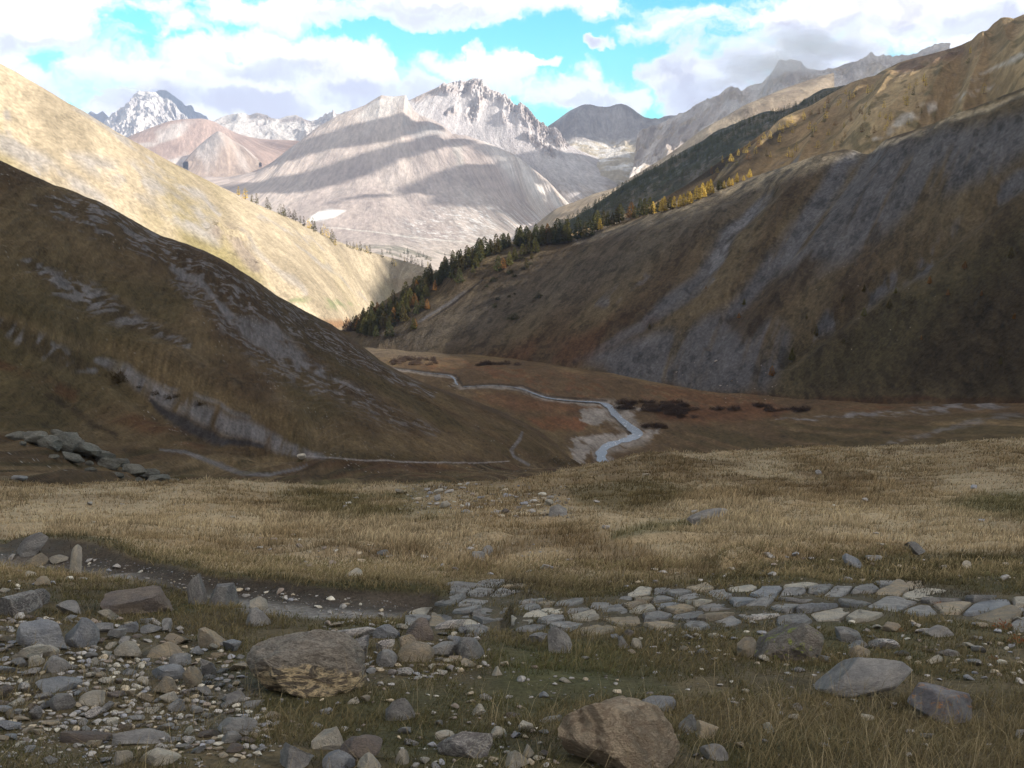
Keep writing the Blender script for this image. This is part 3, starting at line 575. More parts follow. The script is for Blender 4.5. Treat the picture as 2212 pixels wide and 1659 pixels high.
r3 = [(1120, 370, 5600), (1183, 345, 5600), (1240, 335, 5600), (1290, 335, 5500), (1341, 335, 5400), (1392, 335, 5300), (1453, 330, 5200), (1540, 320, 5000)]
r4 = [(u, v + 90, 4300) for u, v, d in r3]
blue, _ = loft('blue_mountain', [crest, r2, r3, r4], ncol=420, nrow=240, skyline=sky_blue, bk=.1, drop=.3, disp=d_blue, color=c_blue, mat=M_rock)

def d_misty(S): s, t = S['s'], S['t']; f = .25 + .75 * sstep(0, 30, np.abs(S['row'])); return (55 * ridged(s / 260, t / 600, 4, 161) + 24 * ridged(s / 90, t / 300, 4, 163)) * f, -20 * ridged(s / 120, t / 400, 3, 165)
def c_misty(S):
    n = sfbm(S['s'] / 110, S['t'] / 500, 4, 162); n2 = fbm(S['s'] / 60, S['t'] / 60, 3, 164); c = mixc(C(.58, .53, .49), C(.40, .35, .32), sstep(-.3, .4, n)); return mixc(c, C(.42, .34, .24), .6 * sstep(.0, .4, n2))
sky_m = [(1380, 300), (1426, 268), (1472, 245), (1500, 229), (1515, 220), (1530, 214), (1543, 208), (1556, 203), (1568, 193), (1574, 190), (1581, 189), (1588, 193), (1593, 192), (1600, 198), (1607, 204), (1613, 201), (1625, 199), (1646, 188), (1658, 172), (1671, 156), (1680, 147), (1689, 140), (1700, 139), (1710, 137), (1720, 142), (1731, 142), (1738, 151), (1746, 156), (1760, 153), (1781, 153), (1800, 149), (1817, 142), (1835, 139), (1852, 135), (1870, 137), (1888, 137), (1905, 131), (1923, 128), (1940, 126), (1965, 122), (2050, 110)]
crest = [(1380, 300, 4800), (1472, 245, 5000), (1543, 208, 5100), (1593, 194, 5150), (1640, 188, 5100), (1700, 139, 5000), (1760, 153, 4900), (1840, 138, 4800), (1930, 127, 4700), (2050, 110, 4600)]
r2 = [(u - 15, v + 70, d * .86) for u, v, d in crest]; r3 = [(u - 30, v + 190, d * .68) for u, v, d in crest]
misty, _ = loft('misty_rock_peaks', [crest, r2, r3], ncol=480, nrow=260, skyline=sky_m, bk=.1, drop=.5, disp=d_misty, color=c_misty, mat=M_rock)

# ---- left far ranges
def d_pk(S): s, t = S['s'], S['t']; f = .3 + .7 * sstep(0, 24, np.abs(S['row'])); a = ridged(s / 330, t / 700, 5, 171, .58); b = ridged(s / 120, t / 300, 4, 173, .6); return (80 * a + 34 * b) * f, -(90 * a + 40 * b) * f
def c_pk(S): n = fbm(S['s'] / 160, S['t'] / 160, 4, 172); return mixc(C(.62, .57, .52), C(.46, .42, .39), sstep(-.2, .4, n))
sky_a = [(185, 300), (228, 266), (236, 259), (242, 254), (251, 248), (260, 244), (268, 235), (275, 229), (283, 224), (288, 222), (292, 212), (298, 207), (303, 204), (309, 201), (315, 200), (322, 203), (330, 203), (337, 201), (346, 209), (355, 214), (370, 217), (378, 226), (386, 239), (396, 250), (405, 258), (425, 272), (450, 290)]
crest = [(185, 300, 11500), (242, 254, 11700), (290, 215, 11900), (315, 201, 12000), (340, 204, 12000), (370, 217, 11900), (400, 254, 11700), (450, 290, 11500)]
r2 = [(u, v + 60, d * .90) for u, v, d in crest]; r3 = [(u, v + 140, d * .80) for u, v, d in crest]
loft('pale_rock_peak', [crest, r2, r3], ncol=300, nrow=240, skyline=sky_a, bk=.04, drop=1.0, disp=d_pk, color=c_pk, mat=M_rock)
def c_dk(S): n = fbm(S['s'] / 160, S['t'] / 160, 4, 182); return mixc(C(.15, .14, .14), C(.21, .19, .18), sstep(-.2, .4, n))  # dark rock colour carries the shade lying on this peak
sky_b = [(170, 262), (196, 240), (203, 243), (209, 247), (215, 243), (222, 239), (229, 247), (238, 257), (260, 275), (300, 250), (325, 212), (337, 199), (343, 195), (350, 194), (358, 195), (364, 199), (371, 204), (377, 208), (385, 214), (392, 219), (397, 225), (401, 229), (408, 228), (413, 227), (417, 232), (420, 240), (424, 242), (429, 243), (434, 245), (438, 248), (441, 250), (445, 250), (450, 258), (475, 280), (540, 300)]
crest = [(170, 262, 13600), (222, 240, 13600), (260, 275, 13600), (300, 250, 13600), (350, 195, 13600), (400, 228, 13500), (450, 258, 13300), (540, 300, 13200)]
r2 = [(u, v + 70, d * .955) for u, v, d in crest]; r3 = [(u, v + 130, d * .925) for u, v, d in crest]
loft('shaded_rock_peak', [crest, r2, r3], ncol=300, nrow=120, skyline=sky_b, bk=.04, drop=1.0, disp=lambda S: 40 * ridged(S['s'] / 220, S['t'] / 400, 4, 183) * (.2 + .8 * sstep(0, 20, np.abs(S['row']))), color=c_dk, mat=M_rock)

def c_bk(S):
    u, v = S['u'], S['v']; n = sfbm(S['s'] / 200, S['t'] / 800, 4, 191); n2 = fbm(S['s'] / 90, S['t'] / 90, 4, 192)
    c = mixc(C(.56, .52, .48), C(.42, .36, .31), sstep(-.3, .4, n)); c = mixc(c, C(.24, .20, .18), .85 * np.maximum(stroke(u, v, [(540, 250, 7), (560, 248, 9), (590, 256, 5)], .7), stroke(u, v, [(607, 262, 4), (640, 256, 6), (668, 262, 4)], .7)))
    c = mixc(c, C(.25, .22, .21), .75 * sstep(-.1, .35, n2) * stroke(u, v, [(560, 275, 8), (610, 280, 9), (660, 275, 8), (715, 255, 8)], .8)); return c
sky_c = [(420, 290), (452, 270), (471, 262), (483, 256), (494, 252), (508, 248), (524, 244), (532, 247), (539, 249), (548, 245), (556, 243), (566, 245), (577, 248), (584, 254), (590, 258), (607, 259), (622, 255), (639, 251), (648, 255), (656, 260), (668, 263), (680, 260), (687, 259), (691, 254), (697, 254), (701, 248), (705, 245), (708, 250), (711, 244), (716, 245), (720, 238), (723, 243), (727, 249), (737, 247), (748, 244), (790, 228), (840, 225)]
crest = [(420, 290, 8600), (494, 252, 8700), (556, 244, 8800), (600, 259, 8700), (640, 252, 8700), (700, 252, 8500), (760, 240, 8300), (840, 225, 8200)]
r2 = [(u, 283 + .1 * (v - 250), d * .9) for u, v, d in crest]; r3 = [(u, 345, d * .78) for u, v, d in crest]
loft('pale_back_range', [crest, r2, r3], ncol=320, nrow=180, skyline=sky_c, bk=.06, drop=.5, disp=lambda S: 45 * ridged(S['s'] / 300, S['t'] / 600, 4, 193) * (.15 + .85 * sstep(0, 24, np.abs(S['row']))), color=c_bk, mat=M_rock)

def c_br(S):
    u, v = S['u'], S['v']; n = sfbm(S['s'] / 200, S['t'] / 900, 4, 201); n2 = fbm(S['s'] / 120, S['t'] / 120, 4, 202)
    c = mixc(C(.42, .30, .24), C(.34, .24, .19), sstep(-.3, .4, n)); wu = u + 10 * n2; wv = v + 8 * n2
    c = mixc(c, C(.55, .49, .44), .8 * area(wu, wv, [(335, 285), (400, 262), (432, 260), (420, 275), (380, 300), (335, 312)], 8) * sstep(-.5, .2, n)); c = mixc(c, C(.5, .44, .39), .8 * stroke(wu, wv, [(305, 315, 5), (330, 310, 6)], .8))
    c = mixc(c, C(.60, .55, .5), .75 * stroke(wu, wv, [(370, 350, 8), (400, 348, 14), (430, 360, 10)], .8)); c = mixc(c, C(.44, .35, .27), .8 * sstep(365, 380, wv)); return c
crest = [(230, 330, 6700), (275, 298, 6800), (303, 286, 6850), (335, 273, 6900), (366, 262, 6950), (398, 257, 7000), (430, 256, 7000), (452, 259, 7000), (480, 272, 6900), (520, 290, 6700), (580, 302, 6500), (650, 305, 6300)]
r2 = [(u, 335 if u < 500 else 335, 6100) for u, v, d in crest]; r3 = [(u, 400, 5200) for u, v, d in crest]; r4 = [(u, 470, 4400) for u, v, d in crest]
loft('brown_rounded_hill', [crest, r2, r3, r4], ncol=360, nrow=220, bk=.08, drop=.3, disp=lambda S: 40 * sfbm(S['s'] / 500, S['t'] / 1200, 4, 203) * (.15 + .85 * sstep(0, 30, np.abs(S['row']))), color=c_br, mat=M_far)
def c_cn(S): n = sfbm(S['s'] / 120, S['t'] / 600, 4, 211); return mixc(C(.50, .43, .38), C(.37, .28, .22), sstep(-.2, .4, n + .012 * (S['v'] - 315)))
crest = [(395, 352, 5720), (418, 326, 5900), (445, 302, 6000), (460, 290, 6000), (473, 283, 6000), (487, 291, 6000), (503, 303, 6000), (528, 318, 5900), (565, 352, 5720)]
r2 = [(405, 350, 5650), (425, 352, 5600), (455, 350, 5580), (475, 350, 5550), (490, 352, 5550), (500, 352, 5580), (515, 352, 5600), (535, 352, 5650), (560, 352, 5700)]; r3 = [(u, 385, 5300) for u, v, d in r2]
loft('pale_conical_hill', [crest, r2, r3], ncol=160, nrow=100, bk=.05, drop=.6, disp=lambda S: 14 * sfbm(S['s'] / 150, S['t'] / 500, 3, 213) * (.2 + .8 * sstep(0, 20, np.abs(S['row']))), color=c_cn, mat=M_far)

# ---- ground under everything, to the horizon
g = np.array([[-8900, -50, -548], [8900, -50, -548], [8900, 14500, -548], [-8900, 14500, -548]], float)
m_low, nt, b, _ = material('low_ground'); b.inputs['Base Color'].default_value = (.24, .19, .13, 1)
link('ground', new_mesh('ground', g, np.array([[0, 1, 2, 3]]), m_low), kind='structure')
# ------------------------------------------------------------------ sun, sky, air
SUN_EL, SUN_AZ = math.radians(29.0), math.radians(-20.0)      # az measured from +X towards +Y
SUN = np.array([math.cos(SUN_EL) * math.cos(SUN_AZ), math.cos(SUN_EL) * math.sin(SUN_AZ), math.sin(SUN_EL)])
sl = bpy.data.lights.new("sun", 'SUN'); sl.energy = 5.0; sl.angle = math.radians(0.53); sl.color = (1.0, .94, .85)
so = bpy.data.objects.new("sun", sl); COL.objects.link(so)
so.rotation_euler = Vector(SUN.tolist()).to_track_quat('Z', 'Y').to_euler()

wd = bpy.data.worlds.new("World"); scene.world = wd; wd.use_nodes = True; wd.node_tree.nodes.clear()
nt = NT(wd.node_tree); wout = nt.n('ShaderNodeOutputWorld'); bg = nt.n('ShaderNodeBackground'); bg.inputs[1].default_value = SKY_STRENGTH = 0.1
wd.node_tree.links.new(bg.outputs[0], wout.inputs[0])
sk = nt.n('ShaderNodeTexSky', sky_type='NISHITA'); sk.sun_disc = False; sk.sun_elevation = SUN_EL
sk.sun_rotation = math.pi / 2 - SUN_AZ; sk.altitude = 2500; sk.dust_density = 0.3
tcw = nt.n('ShaderNodeTexCoord'); sx = nt.n('ShaderNodeSeparateXYZ'); nt.put(sx.inputs[0], tcw.outputs['Generated'])
X, Y, Z = sx.outputs
az = nt.m('ARCTAN2', X, Y); el = nt.m('ARCSINE', Z)
def dirae(u, v):
    p = pix(u, v, 1.0); p = p / np.linalg.norm(p); return math.atan2(p[0], p[1]), math.asin(p[2])
w0 = nt.n('ShaderNodeCombineXYZ'); nt.put(w0.inputs[0], az); nt.put(w0.inputs[1], el)
def warp(sc, z): 
    nd = nt.n('ShaderNodeTexNoise'); nt.put(nd.inputs['Vector'], nt.mapping(w0.outputs[0], loc=(z, z * 1.7, z))); nd.inputs['Scale'].default_value = sc; nd.inputs['Detail'].default_value = 5; nd.inputs['Roughness'].default_value = .6; s3 = nt.n('ShaderNodeSeparateColor'); nt.put(s3.inputs[0], nd.outputs['Color']); return s3.outputs
wa, wb = warp(9.0, 2.2), warp(30.0, 6.1)
az = nt.m('ADD', az, nt.m('ADD', nt.m('MULTIPLY', nt.m('SUBTRACT', wa[0], .5), .12), nt.m('MULTIPLY', nt.m('SUBTRACT', wb[0], .5), .05)))
el = nt.m('ADD', el, nt.m('ADD', nt.m('MULTIPLY', nt.m('SUBTRACT', wa[1], .5), .055), nt.m('MULTIPLY', nt.m('SUBTRACT', wb[1], .5), .03)))
cvec = nt.n('ShaderNodeCombineXYZ'); nt.put(cvec.inputs[0], az); nt.put(cvec.inputs[1], nt.m('MULTIPLY', el, 1.5))
nA = nt.noise(cvec.outputs[0], 7.0, 7, 0.56, 0.15); nB = nt.noise(nt.mapping(cvec.outputs[0], loc=(3.1, 1.7, .4)), 15.0, 6, 0.58, 0.2)
nC = nt.noise(nt.mapping(cvec.outputs[0], scale=(.6, 1.6, 1), loc=(1.3, 5.7, .4)), 5.0, 5, 0.55, 0.2)
def blobs(lst, sharp=1.0):
    cur = None
    for u, v, rx, ry in lst:
        a, e = dirae(u, v); sx_ = 2160.0 / rx; sy_ = 2160.0 / ry
        dx = nt.m('MULTIPLY', nt.m('SUBTRACT', az, a), sx_); dy = nt.m('MULTIPLY', nt.m('SUBTRACT', el, e), sy_)
        r = nt.m('MULTIPLY_ADD', dx, dx, nt.m('MULTIPLY', dy, dy)); f = nt.m('SUBTRACT', 1.0, r)
        cur = f if cur is None else nt.m('SMOOTH_MAX', cur, f, 0.25)
    return nt.m('MAXIMUM', cur, -1.2)
CL = [(110, 40, 260, 75), (60, 180, 210, 50), (260, 150, 170, 55), (320, 210, 260, 65), (480, 145, 150, 60), (600, 120, 170, 62), (700, 130, 150, 58), (790, 175, 130, 50), (560, 220, 330, 55),
      (740, 20, 260, 52), (960, 20, 180, 50), (1020, 150, 100, 58), (1045, 112, 32, 28), (985, 190, 130, 42), (1120, 135, 70, 14), (1330, -2, 210, 46), (1240, 205, 120, 52), (1258, 168, 42, 34), (1340, 225, 90, 45),
      (1540, 180, 130, 90), (1640, 120, 190, 85), (1480, 40, 150, 55), (1720, 40, 240, 60), (1790, 150, 170, 75), (1980, 60, 210, 85), (2130, 30, 170, 80), (1290, 96, 46, 20), (2200, 160, 250, 120), (-200, 120, 260, 140), (1900, 230, 300, 60)]
fld = blobs(CL)
front = nt.rng(Y, .1, .45, 0, 1)
gen = nt.m('SUBTRACT', nt.m('MULTIPLY', nC, 4.0), .95)                       # the rest of the sky: broken cloud
fld = nt.m('ADD', nt.m('MULTIPLY', fld, front), nt.m('MULTIPLY', gen, nt.m('SUBTRACT', 1.0, front)))
hi = nt.rng(el, .24, .36, 0, 1)
fld = nt.m('ADD', nt.m('MULTIPLY', fld, nt.m('SUBTRACT', 1.0, hi)), nt.m('MULTIPLY', gen, hi))
fld = nt.m('ADD', fld, nt.m('MULTIPLY', nt.m('SUBTRACT', nA, 0.5), 4.6)); fld = nt.m('ADD', fld, nt.m('MULTIPLY', nt.m('SUBTRACT', nB, 0.5), 2.2))
mask = nt.rng(fld, -.05, .6, 0, 1)
GB = [(190, 190, 110, 28), (590, 150, 110, 22), (520, 222, 230, 22), (800, 200, 120, 25), (110, 92, 220, 20), (850, 45, 220, 25), (980, 190, 90, 22), (1360, 30, 120, 10), (1290, 96, 50, 18), (1480, 110, 90, 50), (1570, 215, 120, 40), (1640, 140, 90, 35), (1730, 70, 160, 25), (1780, 130, 110, 40), (2060, 55, 60, 20), (2150, 45, 60, 30), (1250, 215, 90, 16), (1950, 75, 40, 16)]
gf = nt.m('ADD', blobs(GB), nt.m('MULTIPLY', nt.m('SUBTRACT', nB, 0.5), 4.5)); gf = nt.m('ADD', gf, nt.m('MULTIPLY', nt.m('SUBTRACT', nA, 0.5), 4.0))
gf = nt.rng(gf, -.9, .9, 0, 1)
ccol = nt.mix(gf, CLOUDW, CLOUDG)
dens = nt.rng(fld, .2, 1.6, 0, 1); ccol = nt.mix(nt.m('MULTIPLY', nt.m('SUBTRACT', 1.0, dens), .6), ccol, (8.6, 9.4, 10.4))
skyc = nt.mix(1.0, sk.outputs[0], SKYTINT, 'MULTIPLY')
ovh = nt.m('MAXIMUM', hi, nt.m('SUBTRACT', 1.0, front)); ccol = nt.mix(ovh, ccol, OVERHEAD)
nt.put(bg.inputs[0], nt.mix(mask, skyc, ccol))

# air: one closed box of even haze round the whole scene
def box_mesh(name, lo, hi_, mat):
    v = np.array([[x, y, z] for x in (lo[0], hi_[0]) for y in (lo[1], hi_[1]) for z in (lo[2], hi_[2])], float)
    f = np.array([[0, 1, 3, 2], [4, 6, 7, 5], [0, 4, 5, 1], [2, 3, 7, 6], [0, 2, 6, 4], [1, 5, 7, 3]])
    return new_mesh(name, v, f, mat, smooth=False)
if HAZE > 0:
    mh = bpy.data.materials.new('haze'); mh.use_nodes = True; mh.node_tree.nodes.clear(); ht = NT(mh.node_tree)
    ho = ht.n('ShaderNodeOutputMaterial'); pv = ht.n('ShaderNodeVolumePrincipled')
    pv.inputs['Color'].default_value = HAZECOL; pv.inputs['Density'].default_value = HAZE; pv.inputs['Anisotropy'].default_value = 0.0
    mh.node_tree.links.new(pv.outputs[0], ho.inputs['Volume'])
    link('haze', box_mesh('haze', (-9000, -60, -550), (9000, 14600, 960), mh), kind='stuff')

# render settings
scene.view_settings.view_transform = 'Standard'; scene.view_settings.look = 'None'; scene.view_settings.gamma = 1.0; scene.view_settings.exposure = EXPO
cy = scene.cycles; cy.use_denoising = True; cy.denoiser = 'OPENIMAGEDENOISE'; cy.max_bounces = 6; cy.diffuse_bounces = 2; cy.glossy_bounces = 2; cy.transmission_bounces = 2
cy.volume_bounces = 2; cy.transparent_max_bounces = 8; cy.use_adaptive_sampling = True; cy.adaptive_threshold = 0.02; cy.caustics_reflective = False; cy.caustics_refractive = False
# ------------------------------------------------------------------ foreground slope (height field around the camera)
fgu = np.array([-500, -100, 300, 700, 1100, 1450, 1800, 2212, 2700], float)
fgr = [([1066, 1056, 1051, 1052, 1042, 988, 975, 955, 935], [26, 28, 30, 32, 36, 48, 52, 50, 46]),
       ([1100, 1095, 1092, 1092, 1086, 1050, 1040, 1030, 1015], [17.5, 18.5, 19.5, 20, 21, 24, 25, 25, 24]),
       ([1160, 1155, 1152, 1152, 1146, 1125, 1118, 1112, 1105], [10.5, 11, 11.5, 12, 12.4, 13.2, 13.6, 13.6, 13.2]),
       ([1255, 1255, 1258, 1256, 1256, 1254, 1250, 1248, 1246], [6.3, 6.4, 6.6, 6.8, 7, 7.1, 7.2, 7.2, 7.0]),
       ([1340] * 9, [4.95, 5.0, 5.05, 5.1, 5.1, 5.1, 5.1, 5.1, 5.0]),
       ([1440] * 9, [3.9] * 9), ([1560] * 9, [3.07] * 9), ([1660] * 9, [2.52] * 9)]
q = np.linspace(-.95, .95, 96)                       # X / D
qk = (fgu - W / 2) / F * 1.02
rowsD, rowsZ = [], []
for vs, ds in fgr:
    p = pix(fgu, vs, ds); rowsD.append(pchip(p[:, 0] / p[:, 1], p[:, 1], q)); rowsZ.append(pchip(p[:, 0] / p[:, 1], p[:, 2], q))
cd = rowsD[0]; cz = rowsZ[0]                          # beyond the crest the ground falls away
rowsD = [cd * 2.2, cd * 1.45, cd * 1.12] + rowsD; rowsZ = [cz - .78 * cd * 1.2, cz - .60 * cd * .45, cz - .43 * cd * .12] + rowsZ
for D, z in ((1.7, -1.52), (.8, -1.40), (0, -1.33), (-3, -1.0), (-12, .5), (-30, 5)): rowsD.append(np.full(96, D)); rowsZ.append(np.full(96, z))
rowsD = np.array(rowsD)[::-1]; rowsZ = np.array(rowsZ)[::-1]
dg = np.concatenate([np.linspace(-30, 1, 40)[:-1], np.geomspace(1, 110, 600)])
ZT = np.stack([pchip(rowsD[:, i], rowsZ[:, i], dg) for i in range(96)], 1)      # (D, q)
for _ in range(3): ZT[:, 1:-1] = .25 * ZT[:, :-2] + .5 * ZT[:, 1:-1] + .25 * ZT[:, 2:]
def zbase(X, D):
    qq = np.clip(X / np.maximum(D, 1.2), -.949, .949); fi = (qq + .95) / 1.9 * 95; i = np.clip(fi.astype(int), 0, 94); fr = fi - i
    j = np.clip(np.searchsorted(dg, D) - 1, 0, len(dg) - 2); gr = np.clip((D - dg[j]) / (dg[j + 1] - dg[j]), 0, 1)
    return (ZT[j, i] * (1 - fr) + ZT[j, i + 1] * fr) * (1 - gr) + (ZT[j + 1, i] * (1 - fr) + ZT[j + 1, i + 1] * fr) * gr

BANK = [(-400, 1160), (0, 1172), (60, 1180), (110, 1184), (200, 1196), (300, 1214), (420, 1238), (560, 1258), (700, 1272), (820, 1276), (930, 1280), (985, 1290)]
GRAVEL = [(-300, 1180), (80, 1192), (230, 1206), (330, 1224), (430, 1246), (560, 1268), (700, 1288), (850, 1300), (900, 1314), (860, 1336), (700, 1340), (560, 1326), (470, 1302), (370, 1268), (250, 1246), (120, 1230), (0, 1222), (-300, 1220)]
PAVE = [(860, 1362), (905, 1318), (960, 1282), (1020, 1262), (1100, 1256), (1130, 1262), (1180, 1290), (1240, 1296), (1330, 1284), (1450, 1272), (1560, 1262), (1640, 1264), (1760, 1262), (1900, 1262), (2000, 1262), (2120, 1284), (2260, 1300), (2500, 1310), (2500, 1370), (2260, 1352), (2080, 1338), (1950, 1332), (1800, 1350), (1640, 1352), (1540, 1362), (1420, 1366), (1280, 1360), (1050, 1376), (1000, 1362)]
def fgfeat(X, D):
    z0 = zbase(X, D); P3 = np.stack([X, D, z0], -1); u, v = proj(P3)
    ok = D > 1
    bv = np.interp(u, [b[0] for b in BANK], [b[1] for b in BANK]); inb = sstep(990, 930, u) * ok
    below = v - bv + 3 * fbm(X * 3, D * 3, 2, 240)
    trench = sstep(-2, 10, below) * (1 - sstep(30, 80, below)) * inb
    return z0, u, v, trench, below, inb
def zground(X, D, fine=True):
    X = np.asarray(X, float); D = np.asarray(D, float)
    z0, u, v, trench, below, inb = fgfeat(X, D)
    k = sstep(.4, 3, D)
    z = z0 - .075 * trench + .035 * np.exp(-((below + 10) / 9.0) ** 2) * inb
    amp = np.clip(D / 9, .35, 3)
    z = z + k * (.045 * amp * fbm(X / 1.1, D / 1.1, 3, 231) + .02 * fbm(X / .28, D / .28, 3, 232)) + .16 * np.clip((D - 6) / 12, 0, 1) * fbm(X / 5, D / 5, 3, 233)
    hum = sstep(.05, .5, fbm(X / 1.6, D / 1.6, 3, 236)) * sstep(6, 9, D); z = z + .10 * hum
    mound = stroke(u, v, [(1560, 1225, 12), (1700, 1205, 18), (1850, 1205, 18), (1960, 1212, 12)], .9) * (D > 1); z = z + .14 * mound
    z = z - .12 * stroke(u, v, [(1360, 1150, 10), (1430, 1136, 14), (1500, 1134, 10)], .9) * (D > 1)
    ditch = stroke(u, v, [(1100, 1310, 10), (1090, 1340, 16), (1075, 1356, 10)], .9) * (D > 1); z = z - .05 * ditch
    return z
nr, nc = 760, 900
Dr = np.concatenate([np.linspace(-25, 1.0, 30)[:-1], np.geomspace(1.0, 82, nr - 29)])
sv = np.linspace(-1, 1, nc); sv = np.sign(sv) * (.25 * np.abs(sv) + .75 * np.abs(sv) ** 1.9)
DD = np.repeat(Dr[:, None], nc, 1); XX = (np.maximum(DD, 0) * .72 + 6.5) * sv[None]
ZZ = zground(XX, DD); FG = np.stack([XX, DD, ZZ], -1)
def fgmasks(X, D, z):
    P3 = np.stack([X, D, z], -1); u, v = proj(P3); ok = (D > 1.2)
    wu = u + 16 * fbm(X * 2.2 / np.maximum(D / 5, .6), D * 2.2 / np.maximum(D / 5, .6), 3, 241); wv = v + 7 * fbm(X * 2.5 / np.maximum(D / 5, .6), D * 2.5 / np.maximum(D / 5, .6), 3, 242)
    return u, v, wu, wv, ok
def fgcolor(X, D, z):
    u, v, wu, wv, ok = fgmasks(X, D, z)
    n1 = fbm(X / (1.1 + D * .05), D / (1.1 + D * .05), 4, 243); n2 = fbm(X / .16, D / .16, 4, 244); n3 = fbm(X / (.5 + D * .03), D / (.5 + D * .03), 3, 245)
    c = mixc(C(.085, .07, .043), C(.125, .10, .06), sstep(-.4, .4, n1 + .4 * n2))                      # matted turf near the camera
    c = mixc(c, C(.07, .068, .034), .8 * sstep(-.1, .4, n3))
    straw = sstep(1275, 1225, wv) * ok
    sc = mixc(C(.26, .195, .115), C(.34, .27, .175), sstep(-.3, .35, n1)); sc = mixc(sc, C(.165, .118, .068), .75 * sstep(.05, .4, n3))
    sc = mixc(sc, C(.37, .295, .19), .7 * area(wu, wv, [(0, 1065), (420, 1085), (640, 1110), (560, 1170), (200, 1150), (0, 1150)], 20)); sc = mixc(sc, C(.37, .30, .195), .6 * area(wu, wv, [(1300, 1140), (1450, 1090), (1900, 1090), (2212, 1060), (2212, 1180), (1800, 1170), (1450, 1200)], 22))
    sc = mixc(sc, C(.115, .09, .045), .8 * area(wu, wv, [(1230, 1060), (1400, 1030), (1500, 1060), (1450, 1090), (1350, 1110), (1250, 1095)], 14)); sc = mixc(sc, C(.085, .08, .035), .75 * np.maximum(stroke(wu, wv, [(1330, 1160, 8), (1420, 1136, 12), (1510, 1134, 9)], .8), area(wu, wv, [(2040, 1090), (2160, 1060), (2300, 1060), (2300, 1130), (2100, 1110)], 14)))  # first patch: the knoll's shading painted into the turf as a darker band
    sc = mixc(sc, C(.12, .105, .05), .6 * area(wu, wv, [(540, 1060), (900, 1056), (960, 1090), (1000, 1140), (700, 1120)], 16) * sstep(-.3, .3, n3))
    c = mixc(c, sc, straw)
    c = mixc(c, C(.06, .055, .028), .8 * area(wu, wv, [(1500, 1255), (1600, 1215), (1850, 1200), (2212, 1190), (2500, 1190), (2500, 1290), (1990, 1262), (1640, 1258)], 10) * ok)
    c = mixc(c, C(.09, .10, .04), .35 * np.maximum.reduce([stroke(wu, wv, [(960, 1255, 5), (1080, 1262, 6)], .8), stroke(wu, wv, [(1090, 1290, 8), (1100, 1320, 14)], .8), stroke(wu, wv, [(320, 1212, 4), (380, 1224, 5)], .8), .7 * area(wu, wv, [(1050, 1390), (1330, 1400), (1340, 1480), (1100, 1500)], 20)]) * ok)
    z0, _, _, trench, below, inb = fgfeat(X, D)
    gm = area(wu, wv, GRAVEL, 5) * ok
    peb = vnoise(X * 70, D * 45, 246); pb2 = vnoise(X * 28, D * 20, 247)
    gc = mixc(C(.16, .15, .145), C(.30, .285, .27), sstep(-.2, .8, .6 * peb + .5 * pb2))
    c = mixc(c, gc, .93 * gm)
    bank = sstep(-3, 3, below) * (1 - sstep(14, 34, below + 5 * n3)) * inb
    c = mixc(c, C(.052, .042, .034), .95 * bank); c = mixc(c, C(.05, .05, .022), .8 * sstep(-9, -4, below) * (1 - sstep(-2, 2, below)) * inb)
    c = mixc(c, C(.075, .062, .05), .85 * area(wu, wv, [(700, 1286), (880, 1284), (930, 1296), (890, 1312), (760, 1310)], 6) * ok)
    c = mixc(c, C(.085, .075, .055), .8 * area(wu, wv, PAVE, 6) * ok)
    c = mixc(c, mixc(C(.10, .088, .07), C(.19, .175, .16), sstep(-.1, .6, peb)), .7 * area(wu, wv, [(0, 1340), (300, 1380), (560, 1480), (540, 1560), (380, 1640), (0, 1659)], 30) * ok * sstep(-.2, .3, n3))
    return c
M_fg, nt, b, _ = material('meadow_turf')
at = nt.n('ShaderNodeAttribute', attribute_name='Col'); tc = nt.n('ShaderNodeTexCoord')
n1 = nt.noise(tc.outputs['Object'], 38, 6, .68); n2 = nt.noise(tc.outputs['Object'], 7, 5, .62); n3 = nt.noise(nt.mapping(tc.outputs['Object'], scale=(1, .35, 1)), 120, 3, .6)
f = nt.m('ADD', nt.m('ADD', nt.m('MULTIPLY', nt.m('SUBTRACT', n1, .5), 1.7), nt.m('MULTIPLY', nt.m('SUBTRACT', n2, .5), .9)), nt.m('ADD', nt.m('MULTIPLY', nt.m('SUBTRACT', n3, .5), .9), 1.0))
gcm = nt.n('ShaderNodeCombineColor'); [nt.put(gcm.inputs[i], f) for i in range(3)]
nt.put(b.inputs['Base Color'], nt.mix(1.0, at.outputs['Color'], gcm.outputs[0], 'MULTIPLY'))
nt.put(b.inputs['Normal'], nt.bump(nt.m('ADD', n1, nt.m('MULTIPLY', n2, .8)), 1.0, .03))
meadow = link('meadow', new_mesh('meadow', FG, grid_faces(nr, nc), M_fg, fgcolor(XX, DD, ZZ)), kind='structure')
TERRAIN.append(('meadow', FG))

# quick ray onto the foreground height field
def fg_hit(u, v, it=5):
    d = pix(u, v, 1.0); D = 1.0
    lo = np.geomspace(1.3, 60, 500); zz = zground(d[0] * lo, lo); i = np.argmax(zz > d[2] * lo)
    if not (zz > d[2] * lo).any(): return None
    a, bb = lo[max(i - 1, 0)], lo[i]; D = .5 * (a + bb)
    for _ in range(12):
        D = .5 * (a + bb)
        if zground(np.array([d[0] * D]), np.array([D]))[0] > d[2] * D: bb = D
        else: a = D
    return np.array([d[0] * D, D, zground(np.array([d[0] * D]), np.array([D]))[0]])
def fg_normal(X, D, e=.06):
    zx = (zground(np.array([X + e, X - e]), np.array([D, D]))); zy = zground(np.array([X, X]), np.array([D + e, D - e]))
    n = np.array([-(zx[0] - zx[1]) / (2 * e), -(zy[0] - zy[1]) / (2 * e), 1.0]); return n / np.linalg.norm(n)

